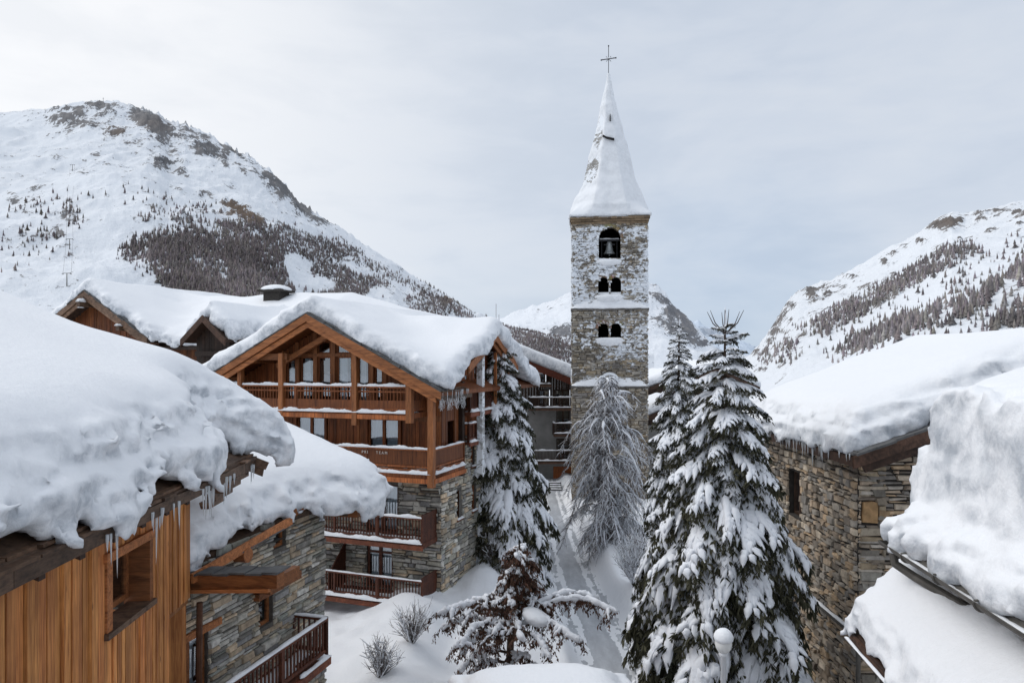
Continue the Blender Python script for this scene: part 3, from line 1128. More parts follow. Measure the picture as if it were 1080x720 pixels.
# ================================================================== 2. stone house behind it
def stone_house():
    th = -math.atan(.27)
    root = empty('stone_house', (-6.5, 13.0, 0), th, 'small house of layered grey stone behind the honey-coloured chalet, balcony at its foot', 'house')
    fr = Frame((0, 0, 0), (0, 1, 0), (1, 0, 0))
    edge = lambda u: 6.98 + .10 * u
    holes = [(3.26, 3.78, 6.62, 7.2), (2.70, 3.24, 4.95, 5.66), (.0, 1.02, 3.9, 5.6)]
    mb = MB()
    wall_face(mb, fr, -1.2, 5.56, -.5, 6.8, [h if h[3] < 6.8 else (h[0], h[1], h[2], 6.8) for h in holes], reveal=.3)
    mb.prism([(0, -1.2, 6.8), (0, 3.26, 6.8), (0, 3.26, 7.2), (0, 3.26, edge(3.26) - .1), (0, -1.2, edge(-1.2) - .1)], (-.2, 0, 0))
    mb.prism([(0, 3.78, 6.8), (0, 5.56, 6.8), (0, 5.56, edge(5.56) - .1), (0, 3.78, edge(3.78) - .1)], (-.2, 0, 0))
    mb.prism([(0, 3.26, 7.2), (0, 3.78, 7.2), (0, 3.78, edge(3.78) - .1), (0, 3.26, edge(3.26) - .1)], (-.2, 0, 0))
    mb.prism([(-.02, 5.56, -.5), (-.02, 5.56, 7.4), (-5, 5.56, 9.1), (-5, 5.56, -.5)], (0, -.2, 0))
    wall = mb.build('stone_wall', MORTAR, root)
    sm = MB()
    stones(sm, fr, -1.1, 5.56, 1.0, 7.7, holes + [(-.1, 1.35, 5.6, 5.75), (2.55, 3.4, 5.66, 5.85)], lambda u, z: z < edge(u) - .02, (.06, .17), (.18, .60), (.015, .085), GREYS, .022, .008, 4)
    f2 = Frame((0, 5.56, 0), (-1, 0, 0), (0, 1, 0))
    stones(sm, f2, 0, 2.5, 1.0, 7.6, [], None, (.09, .2), (.25, .6), (.02, .06), GREYS, .014, .008, 5)
    sm.build('stonework', STONE, wall)
    window(root, fr, 3.26, 3.78, 6.62, 7.2, 1, .075, .12, WOOD_BEAM, False)
    window(root, fr, 2.70, 3.24, 4.95, 5.66, 1, .075, .12, WOOD_BEAM, False)
    window(root, fr, .0, 1.02, 3.9, 5.6, 2, .09, .10, WOOD_BEAM, True, name='balcony_door')
    b = MB()
    fr.slab(b, -.1, 1.35, 5.6, 5.74, -.1, .09, 1.5)
    b.build('door_lintel', WOOD_BEAM, root)
    b = MB()
    fr.slab(b, 2.5, 3.45, 5.68, 5.84, -.1, .16, .9)
    fr.slab(b, 2.35, 3.6, 5.92, 6.1, 0, .55, .7)
    b.build('window_lintel', WOOD_BEAM, root)
    # slab-topped canopy on a big beam
    b = MB()
    b.hexa([(0, .38, 6.62), (2.05, .38, 6.80), (2.05, .62, 6.80), (0, .62, 6.62), (0, .38, 6.88), (2.05, .38, 7.06), (2.05, .62, 7.06), (0, .62, 6.88)], 1.0)
    b.hexa([(0, .32, 6.55), (1.9, .32, 6.73), (1.9, .40, 6.73), (0, .40, 6.55), (0, .32, 6.62), (1.9, .32, 6.80), (1.9, .40, 6.80), (0, .40, 6.62)], 1.6)
    b.bar((1.75, .62, 6.80), (1.75, 1.5, 6.80), .16, .2, .8)
    b.bar((.3, .62, 6.66), (.3, 1.5, 6.66), .16, .2, .8)
    c = b.build('canopy', WOOD_BEAM, root)
    b = MB()
    rr = random.Random(3)
    for i in range(6):
        for j in range(1):
            x0, y0 = i * .36, .26 + j * .62
            z = 6.89 + .088 * (x0 + .18) + .05 * j + .02 * (i % 2)
            b.hexa([(x0, y0, z), (x0 + .35, y0 - rr.uniform(0, .05), z + .03), (x0 + .35, y0 + .42, z + .05), (x0, y0 + .42, z + .02),
                    (x0, y0, z + .035), (x0 + .35, y0, z + .065), (x0 + .35, y0 + .42, z + .085), (x0, y0 + .42, z + .055)], rr.uniform(.8, 1.8))
    b.build('canopy_slab', SLATE, c)
    # verge board along the top of the wall, purlin ends, roof deck
    b = MB()
    b.bar((.27, .25, edge(.25) - .12), (.27, 3.6, edge(3.6) - .06), .06, .19, 1.7)
    b.bar((.16, 3.55, edge(3.6) + .03), (.22, 4.7, edge(4.7) + .14), .12, .20, 1.1)
    b.bar((.22, 4.68, edge(4.7) + .15), (.9, 5.9, edge(4.7) + .02), .12, .20, 1.0)
    b.build('verge_board', WOOD_BEAM, root)
    b = MB()
    b.tube([(-.4, 1.9, edge(2) - .30), (.32, 1.9, edge(2) - .28)], .16, 12, 1.4)
    b.build('purlin_end', WOOD_BEAM, root)
    b = MB()
    b.bar((-.4, 5.2, 7.18), (1.15, 5.35, 7.16), .24, .24, 1.0)
    b.build('purlin_end', WOOD_BEAM, root)
    rb = MB()
    pts = [(-.05, -.4), (.0, 3.0), (.25, 4.6), (1.1, 5.4), (1.15, 6.7), (-6, 6.7), (-6, -.4)]
    rz = lambda x, y: edge(y) + .02 - .36 * x - .0 * y
    rb.prism([(x, y, rz(x, y) - .0) for x, y in pts], (0, 0, -.14), .6)
    roof = rb.build('roof', WOOD_GREY, root)
    b = MB()
    slate_edge(b, (.26, 1.2, rz(.26, 1.2) - .10), (.26, 3.4, rz(.26, 3.4) - .10), .3, 3, .04, 2, (1, 0, 0))
    b.build('slate_edge', SLATE, roof)
    foot = lambda x, y: poly2(x, y, [(.14, -.5), (.16, 1.2), (.14, 2.6), (.40, 4.0), (1.25, 5.0), (1.55, 6.0), (1.35, 6.9), (.6, 7.15), (-5.6, 7.2), (-5.6, -.5)])
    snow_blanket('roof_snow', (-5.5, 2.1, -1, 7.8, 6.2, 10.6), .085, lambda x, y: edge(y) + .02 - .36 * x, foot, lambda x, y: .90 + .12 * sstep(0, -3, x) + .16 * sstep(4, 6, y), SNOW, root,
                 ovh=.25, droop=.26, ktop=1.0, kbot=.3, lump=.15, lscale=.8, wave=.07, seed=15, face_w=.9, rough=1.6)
    balcony(root, fr, -3.4, 4.15, 3.9, .95, .93, left=False, right=True, sd=4, post_every=2.0, slab=.16, snow_h=.05, floor_cover=.5)
    return root


# ================================================================== 3. the large chalet
def large_chalet():
    root = empty('gabled_chalet', (-2.86, 27.5, 0), R(-20), 'large red-brown timber and stone chalet with glazed front gable and tiers of balconies', 'chalet')
    F = Frame((0, 0, 0), (1, 0, 0), (0, -1, 0))
    S = Frame((0, 0, 0), (0, 1, 0), (1, 0, 0))
    AX, AZ, SL = -5.27, 13.05, .51
    roofA = lambda x: AZ - SL * abs(x - AX)
    rr = random.Random(21)
    # --- stone base
    hF = [(-3.45, -1.95, 4.1, 6.06), (-3.45, -2.22, 1.75, 3.6), (-3.55, -2.38, -.3, 1.05), (-6.9, -5.6, 4.1, 6.06), (-7.2, -5.9, 1.75, 3.6)]
    hS = [(1.5, 2.02, 4.45, 5.68), (3.08, 3.6, 4.5, 5.68), (5.0, 5.5, 4.5, 5.68), (3.0, 3.45, 6.5, 7.55), (4.4, 4.9, 6.6, 7.55), (5.9, 6.4, 6.6, 7.55), (7.6, 8.2, 4.5, 5.7), (7.6, 8.2, 6.6, 7.55)]
    mb = MB()
    wall_face(mb, F, -12.1, 0, -.8, 6.42, hF, reveal=.25)
    wall_face(mb, S, 0, 1.75, -.8, 6.42, [h for h in hS if h[1] < 2.1], reveal=.25)
    wall_face(mb, S, 1.75, 9, -.8, 7.95, [h for h in hS if h[0] > 2.5], reveal=.25)
    wall = mb.build('stone_wall', MORTAR, root)
    sm = MB()
    stones(sm, F, -8, .02, -.2, 6.4, hF, None, (.10, .28), (.2, .7), (.02, .09), GREYS, .055, .014, 31)
    stones(sm, S, -.02, 9, -.2, 7.9, hS, lambda u, z: z < 6.35 or u > 1.8, (.09, .26), (.18, .6), (.02, .09), [tuple(x * 1.12 for x in c) for c in GREYS], .055, .014, 32)
    sm.build('stonework', STONE, wall)
    # --- upper timber walls
    top = lambda x: roofA(x) - .22
    wins = [(-7.5, -7.02, 9.2, 11.25), (-6.76, -6.08, 9.2, 11.36), (-5.87, -5.22, 9.2, 11.36), (-4.9, -4.18, 9.2, 11.36), (-3.87, -3.34, 9.2, 11.36), (-3.06, -2.68, 9.2, 11.25),
            (-5.9, -5.25, 11.5, 12.02), (-4.92, -4.22, 11.5, 12.2)]
    mids = [(-6.95, -5.5, 6.85, 8.8), (-3.38, -1.9, 6.85, 8.8)]
    mb = MB()
    planks(mb, F, -12.1, 0, 6.42, top, wins + mids, (.12, .22), (.02, .05), 1.0, .3, 41)
    back = Frame((0, .035, 0), (1, 0, 0), (0, -1, 0))
    wall_face(mb, back, -12.1, 0, 6.42, 10.2, [(a, b, c, min(d, 10.2)) for a, b, c, d in wins[:6]] + mids, .3, .2)
    hw = [w_ for w_ in wins]
    for x0, x1, zt in ((-10.8, -7.55, 0), (-2.65, -.1, 0)):
        mb.prism([back.p(x0, 10.2), back.p(x1, 10.2), back.p(x1, max(top(x1), 10.21)), back.p(x0, max(top(x0), 10.21))], (0, .1, 0), .3)
    planks(mb, S, 0, 1.75, 6.42, 10.25, [(.55, 1.05, 7.0, 8.7)], (.12, .22), (.02, .05), .72, .3, 42)
    gz = lambda u: 12.3 - .46 * abs(u - 3.9)
    sw = [(2.3, 2.75, 8.9, 10.6), (3.35, 3.75, 8.9, 11.0), (4.5, 5.0, 8.9, 10.8), (7.9, 8.6, 8.7, 10)]
    planks(mb, S, 1.75, 6.7, 7.95, lambda u: gz(u) - .05, sw, (.12, .22), (.02, .05), .95, .35, 43)
    planks(mb, S, 6.7, 9, 7.95, 10.2, sw, (.12, .22), (.02, .05), .9, .3, 44)
    mb.add([S.p(1.75, 7.95, -.06), S.p(9, 7.95, -.06), S.p(9, 10.2, -.06), S.p(1.75, 10.2, -.06)], [(0, 1, 2, 3)], .3)
    mb.build('board_wall', WOOD_RED, root)
    # timber frame members of the glazed gable
    mb = MB()
    for x in (-7.62, -6.9, -5.97, -5.06, -4.02, -3.18, -2.55):
        F.slab(mb, x - .10, x + .10, 8.9, min(top(x), 12.4), -.03, .10, rr.uniform(.8, 1.1))
    F.slab(mb, -7.6, -2.6, 11.37, 11.5, -.02, .11, .9)
    F.slab(mb, -12, 0, 8.72, 8.95, -.02, .08, .8)
    mb.build('gable_frame', WOOD_POST, root)
    for i, (a, b, c, d) in enumerate(wins):
        window(root, F, a, b, c, d, 1, .055, .03, WOOD_RED, 'half' if i in (0, 1, 3, 4) else False)
    for (a, b, c, d) in mids:
        window(root, F, a, b, c, d, 2, .085, .04, WOOD_RED, True, casing=.10)
    for i, (a, b, c, d) in enumerate(hF):
        if i == 2:
            b_ = MB()
            for k in range(7):
                w_ = (b - a) / 7
                F.slab(b_, a + k * w_ + .005, a + (k + 1) * w_ - .005, c, d, -.2, -.12 + rr.uniform(0, .012), rr.uniform(.7, 1.1))
            b_.build('door', WOOD_RED, root)
        else:
            window(root, F, a, b, c, d, 2, .09, .10, WOOD_RAIL, True, transom=c + (d - c) * .78 if i == 1 else None, name='balcony_door')
    for (a, b, c, d) in hS:
        window(root, S, a, b, c, d, 1, .07, .13, WOOD_RED, False, sill=.07, snow=True)
    for (a, b, c, d) in sw[:3]:
        window(root, S, a, b, c, d, 1, .06, .02, WOOD_RED, False)
    # --- roofs
    def slope(name, pts, mat=WOOD_RED, th=.16, tint=.8):
        b = MB()
        b.prism(pts, (0, 0, -th), tint)
        return b.build(name, mat, root)
    y0, y1 = -1.62, 9.6
    rA = slope('roof', [(AX, y0, AZ), (.72, y0, roofA(.72)), (.72, y1, roofA(.72)), (AX, y1, AZ)])
    rB = slope('roof', [(AX, y0, AZ), (AX, y1, AZ), (-11.3, y1, roofA(-11.3)), (-11.3, y0, roofA(-11.3))])
    def gable_trim(parent, ax, az, sl, half_l, half_r, y, outy=-1, big=.30, mat=WOOD_BEAM):
        b = MB()
        for sgn, hl in ((-1, half_l), (1, half_r)):
            for (dy, dz, hh, t, cut) in ((0, -.12, big, 1.2, 0), (.12, -.40, big * .75, 1.55, .25)):
                e = hl - cut
                b.prism([(ax, y + dy, az + dz + hh / 2), (ax + sgn * e, y + dy, az - sl * e + dz + hh / 2), (ax + sgn * e, y + dy, az - sl * e + dz - hh / 2), (ax, y + dy, az + dz - hh / 2 )], (0, .07, 0), t)
        b.build('barge_board', mat, parent)
        b = MB()
        for sgn, hl in ((-1, half_l), (1, half_r)):
            L = hl
            n = int(L / .42)
            for l in range(2):
                for i in range(n):
                    s0, s1 = i / n * L, (i + 1) / n * L
                    o = random.uniform(-.06, .05) + l * .08
                    zt = .03 + .05 * l
                    q = []
                    for zz in (zt, zt + .045):
                        for (s_, yy) in ((s0 + .01, y + o), (s1 - .01, y + o + random.uniform(-.03, .03)), (s1 - .01, y + .7), (s0 + .01, y + .7)):
                            q.append((ax + sgn * s_, yy, az - sl * s_ + zz + random.uniform(0, .012)))
                    if sgn < 0: q = [q[i_] for i_ in (1, 0, 3, 2, 5, 4, 7, 6)]
                    t = random.uniform(.5, 1.3)
                    b.hexa(q, (t, t * .92, t * .85))
        b.build('slate_edge', SLATE, parent)
    gable_trim(rA, AX, AZ, SL, 6.0, 6.05, y0 - .05)
    for i, (x, L) in enumerate(((AX, 1.5), (AX - 2.9, 1.5), (AX + 2.9, 1.5), (-10.4, 1.55), (-.45, 1.55))):
        b = MB()
        b.bar((x, y0 + .12, roofA(x) - .34), (x, .2, roofA(x) - .34), .22, .30, .8)
        b.build('purlin', WOOD_BEAM, rA)
    # diagonal brace and truss inside the overhang
    b = MB()
    b.bar((-7.6, -.5, 10.95), (-4.6, -.5, 12.45), .16, .22, 1.3)
    b.build('brace', WOOD_BEAM, rA)
    for bb in ((-8.2, -1.2, 11.35, -6.5), (-10.6, -1.0, 10.35, -8.9)):
        b = MB()
        b.bar(bb[:3], (bb[3], bb[1], bb[2]), .19, .27, .7)
        b.build('tie_beam', WOOD_BEAM, rA)
    # posts of the upper balcony and corner post
    for (x, z0, z1, w) in ((-6.75, 8.6, 11.5, .22), (-3.18, 8.6, 11.65, .22), (-.72, 8.75, 10.25, .25), (.22, 6.3, 10.1, .24), (-8.9, 8.6, 10.9, .2)):
        b = MB()
        b.bar((x, -1.28, z0), (x, -1.28, z1), w, w, rr.uniform(1.0, 1.4))
        b.build('post', WOOD_POST, root)
    b = MB()
    b.bar((.12, 1.72, 6.3), (.12, 1.72, 10.3), .22, .22, .55)
    b.build('post', WOOD_DARK, root)
    balcony(root, F, -11.5, -.62, 9.12, 1.3, 1.05, sd=51, style='boards', slab=.2, post_every=2.6, snow_h=.13, mat=WOOD_RED, floor_cover=.9)
    bal = balcony(root, F, -11.5, .3, 6.80, 1.3, .95, right=False, sd=52, style='solid', slab=.3, post_every=2.6, snow_h=.12, mat=WOOD_RED, floor_cover=.95)
    balcony(root, S, -1.25, 1.7, 6.80, .30, .95, left=False, sd=53, style='solid', slab=.3, post_every=3, snow_h=.08, mat=WOOD_RED, floor_cover=.9)
    balcony(root, F, -8.2, -.15, 4.1, 1.3, .98, sd=54, solid_right=True, slab=.2, snow_h=.12, floor_cover=.9)
    balcony(root, F, -8.2, -.15, 1.7, 1.3, .95, sd=55, solid_right=True, slab=.2, snow_h=.05, floor_cover=.8)
    balcony(root, S, 1.9, 2.9, 9.0, .45, .9, sd=56, style='bars', slab=.15, snow_h=.07)
    balcony(root, S, 3.3, 6.4, 9.0, .45, .9, sd=57, style='bars', slab=.15, snow_h=.07)
    balcony(root, S, 1.9, 2.8, 7.7, .40, .8, sd=58, style='bars', slab=.12, snow_h=.07)
    # slanted screen beside the lowest balcony
    b = MB()
    b.prism([(-4.5, -.05, 1.8), (-4.5, -.05, 3.5), (-4.5, -1.25, 2.5), (-4.5, -1.25, 1.8)], (.06, 0, 0), .8)
    b.build('balcony_screen', WOOD_RAIL, root)
    # letters on the balcony board
    def word(txt, x, z, size, sp):
        cu = bpy.data.curves.new('lettering', 'FONT')
        cu.body = txt
        cu.size = size
        cu.space_character = sp
        cu.extrude = .008
        cu.align_x = 'CENTER'
        tmp = bpy.data.objects.new('lettering_curve', cu)
        me = bpy.data.meshes.new_from_object(tmp)
        bpy.data.objects.remove(tmp)
        bpy.data.curves.remove(cu)
        # wall frame: x to the right, z up, facing -y
        for v in me.vertices:
            p = v.co.copy()
            v.co = (x + p.x, -1.3 - .012 - p.z, z + p.y)
        o = link_mesh('lettering', me, LETTER, bal)
        return o
    word('PRI', -2.72, 7.50, .155, 1.5)
    word('TEAM', -1.95, 7.50, .155, 1.5)
    # --- cross gable to the street
    cr = MB()
    cr.prism([(.78, 3.9, 12.38), (.78, .95, 11.02), (-4.6, .95, 11.02), (-4.6, 3.9, 12.38)], (0, 0, -.15), .8)
    cr.prism([(.78, 3.9, 12.38), (-4.6, 3.9, 12.38), (-4.6, 6.9, 11.0), (.78, 6.9, 11.0)], (0, 0, -.15), .8)
    cro = cr.build('cross_gable_roof', WOOD_RED, root)
    b = MB()
    for sg in (-1, 1):
        b.prism([(.80, 3.9, 12.42), (.80, 3.9 + sg * 3.0, 12.42 - .46 * 3.0), (.80, 3.9 + sg * 3.0, 12.1 - .46 * 3.0), (.80, 3.9, 12.1)], (.07, 0, 0), 1.2)
        b.prism([(.66, 3.9, 12.12), (.66, 3.9 + sg * 2.8, 12.12 - .46 * 2.8), (.66, 3.9 + sg * 2.8, 11.9 - .46 * 2.8), (.66, 3.9, 11.9)], (.07, 0, 0), .9)
    b.build('barge_board', WOOD_BEAM, cro)
    b = MB()
    b.bar((.48, 3.0, 6.2), (.48, 3.0, 11.5), .27, .27, (.42, .42, .41))
    pier = b.build('corner_pier', STONE_SNOWY, root)
    at_ = pier.data.attributes.new('snow', 'FLOAT', 'POINT')
    at_.data.foreach_set('value', np.full(len(pier.data.vertices), .52, np.float32))
    b = MB()
    for i in range(4):
        b.bar((.55, 4.6 + i * .55, 8.0), (.55, 4.6 + i * .55, 11.6 - .25 * i), .12, .12, 1.3)
    b.build('gable_strut', WOOD_POST, root)
    # eave slabs above the side wall + hanging net of lights
    b = MB()
    slate_edge(b, (.80, -1.55, roofA(.72) - .02), (.80, 1.0, roofA(.72) - .02), .6, 61, .05, 3, (1, 0, 0))
    b.bar((.62, -1.5, roofA(.6) - .28), (.62, 1.6, roofA(.6) - .28), .10, .22, .6)
    b.build('eave_edge', WOOD_GREY, rA)
    N = 85
    P = np.zeros((N, 5, 3))
    for i in range(N):
        yy = rr.uniform(-1.5, .9)
        L = rr.uniform(.12, .5)
        for k in range(5):
            P[i, k] = (.66 + rr.uniform(-.05, .05), yy + rr.uniform(-.05, .05), roofA(.66) - .30 - L * k / 4)
    V, q = strands(P, np.full((N, 5), .007), 3)
    mesh_np('fairy_lights', V, [q], WHITE_PAINT, root)
    icicles(rA, [(.80, rr.uniform(-1.5, 1.3), roofA(.78) + .02) for _ in range(22)], 71, (.12, .45), .022)
    # --- rear wing, left wing and its gable, dormer
    TY, TZ = 12.0, 14.75
    CX, CZ, CS = -25.97, 15.4, .58
    b = MB()
    b.prism([(-27, 5.6, TZ - .42 * 6.4), (-27, TY, TZ), (-12, TY, TZ), (-5, TY, TZ - 1.9), (-5, 5.6, TZ - .42 * 6.4 - 1.9), (-12, 5.6, TZ - .42 * 6.4)], (0, 0, -.18), .8)
    b.prism([(-27, TY, TZ), (-27, 18.4, TZ - .42 * 6.4), (-12, 18.4, TZ - .42 * 6.4), (-5, 18.4, TZ - .42 * 6.4 - 1.9), (-5, TY, TZ - 1.9), (-12, TY, TZ)], (0, 0, -.18), .8)
    b.build('rear_roof', WOOD_DARK, root)
    b = MB()
    F3 = Frame((0, 6.6, 0), (1, 0, 0), (0, -1, 0))
    planks(b, F3, -26, -11.5, -.5, 12.35, [], (.15, .25), (.02, .05), .55, .3, 45)
    b.prism([(-26, 6.62, -.5), (-6.2, 6.62, -.5), (-6.2, 6.62, 10.4), (-12, 6.62, 11.6), (-26, 6.62, 12.0)], (0, 9.5, 0), .4)
    b.prism([(-6.2, 8.9, -.5), (-.06, 8.9, -.5), (-.06, 8.9, 10), (-5.3, 8.9, 12.6), (-6.2, 8.9, 12.2)], (0, .2, 0), .8)
    b.build('rear_wall', WOOD_RED, root)
    F4 = Frame((0, 6.0, 0), (1, 0, 0), (0, -1, 0))
    b = MB()
    planks(b, F4, CX - 4.6, CX + 4.6, -.5, lambda x: CZ - CS * abs(x - CX) - .15, [], (.18, .28), (.02, .05), .62, .25, 47)
    b.build('left_wing_wall', WOOD_RED, root)
    cb = MB()
    for sg in (-1, 1):
        cb.prism([(CX, 4.8, CZ), (CX + sg * 5.1, 4.8, CZ - CS * 5.1), (CX + sg * 5.1, 18, CZ - CS * 5.1), (CX, 18, CZ)], (0, 0, -.16), .8)
    co = cb.build('left_wing_roof', WOOD_DARK, root)
    gable_trim(co, CX, CZ, CS, 5.0, 5.0, 4.75, mat=WOOD_GREY, big=.34)
    b = MB()
    b.bar((CX, 4.4, CZ - .75), (CX, 6, CZ - .75), .25, .3, .8)
    b.build('purlin', WOOD_GREY, co)
    b = MB()
    b.bar((CX + 2.9, 4.6, CZ - CS * 2.9 - .55), (CX + 2.9, 6, CZ - CS * 2.9 - .55), .25, .3, .8)
    b.build('purlin', WOOD_GREY, co)
    b = MB()
    snow_strip(b, [(CX, 4.35, CZ - .62), (CX, 4.8, CZ - .62)], .3, .22, 5)
    snow_strip(b, [(CX, 4.4, CZ - .98), (CX, 4.7, CZ - .98)], .22, .16, 6)
    snow_strip(b, [(CX + 2.9, 4.5, CZ - CS * 2.9 - .42), (CX + 2.9, 4.9, CZ - CS * 2.9 - .42)], .3, .22, 7)
    b.build('purlin_snow', SNOW_SOFT, co, smooth=True)
    DX, DZ, DS = -14.75, 13.5, .85
    db = MB()
    for sg in (-1, 1):
        db.prism([(DX, 2.6, DZ), (DX + sg * 1.35, 2.6, DZ - DS * 1.35), (DX + sg * 1.35, 9, DZ - DS * 1.35), (DX, 9, DZ)], (0, 0, -.2), .9)
        db.prism([(DX, 2.52, DZ + .06), (DX + sg * 1.45, 2.52, DZ + .06 - DS * 1.45), (DX + sg * 1.45, 2.52, DZ - .30 - DS * 1.45), (DX, 2.52, DZ - .3)], (0, .08, 0), 1.6)
    do = db.build('dormer_roof', WOOD_DARK, root)
    b = MB()
    Fd = Frame((0, 3.3, 0), (1, 0, 0), (0, -1, 0))
    planks(b, Fd, DX - 1.1, DX + 1.1, 10, lambda x: DZ - DS * abs(x - DX) - .2, [], (.14, .2), (.02, .05), .6, .3, 48)
    b.prism([(DX - 1.1, 3.32, 9.5), (DX + 1.1, 3.32, 9.5), (DX + 1.1, 3.32, 12.3), (DX - 1.1, 3.32, 12.3)], (0, 3.2, 0), .4)
    b.bar((DX - .9, 3.1, 11.6), (DX + 1.3, 3.1, 11.6), .3, .25, .5)
    b.bar((DX + .6, 2.9, 10.9), (DX + 2.6, 2.9, 10.9), .3, .25, .5)
    b.build('dormer_wall', WOOD_DARK, root)
    # chimney under a snow cap
    b = MB()
    b.box((-17, 11, 15.0), (1.2, 1.0, 1.5), 0, (.3, .29, .27))
    b.box((-17, 11, 15.72), (1.75, 1.5, .14), 0, (.2, .19, .18))
    ch = b.build('chimney', MORTAR_DARK, root)
    snow_blob('chimney_snow', (-18.4, -15.6, 9.9, 12.1, 15.5, 17), .1,
              lambda X, Y, Z: smax(np.sqrt(((X + 17) / 1.05) ** 2 + ((Y - 11) / .9) ** 2 + ((Z - 15.72) / .42) ** 2) - 1, 15.76 - Z, .05) * .5, SNOW_SOFT, ch, .02)
    # --- one blanket of snow over all these roofs
    def roof(x, y):
        a = AZ - SL * np.abs(x - AX)
        a = np.where((y < -1.9) | (y > 10.2), 5, a)
        c = np.where(y > 4.2, CZ - CS * np.abs(x - CX), 0)
        t = np.where(x < -4.4, TZ - .42 * np.abs(y - TY) - .27 * np.maximum(x + 12, 0), 0)
        g = np.where(x > -5, 12.38 - .46 * np.abs(y - 3.9), 0)
        dd = np.where((y > 2.2) & (y < 9), DZ - DS * np.abs(x - DX), 0)
        r = smax(smax(a, t, 1.0), smax(c, dd, .6), .9)
        return smax(r, g, .5)
    def foot(x, y):
        d = box2(x, y, -11.7, 1.05, -1.52, 9.9)
        d = smin(d, box2(x, y, -31.2, -20.75, 4.95, 18), .5)
        d = smin(d, box2(x, y, -27, -4.6, 5.2, 18.6), .8)
        d = smin(d, box2(x, y, -16.2, -13.3, 2.75, 9), .4)
        return smin(d, box2(x, y, -3, 1.0, 1.3, 6.8), .3)
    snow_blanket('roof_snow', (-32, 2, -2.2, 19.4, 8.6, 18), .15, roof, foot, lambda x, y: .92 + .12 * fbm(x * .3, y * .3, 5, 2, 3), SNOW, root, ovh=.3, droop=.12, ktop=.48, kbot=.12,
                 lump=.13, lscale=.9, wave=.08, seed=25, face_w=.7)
    return root
# ================================================================== 4. bell tower
def arch_pts(u0, u1, z0, zs, n=10):
    """outline of an arched opening: springing at zs"""
    r, c = (u1 - u0) / 2, (u0 + u1) / 2
    return [(u0, z0), (u1, z0)] + [(c + r * math.cos(math.pi * k / n), zs + r * math.sin(math.pi * k / n)) for k in range(n + 1)]


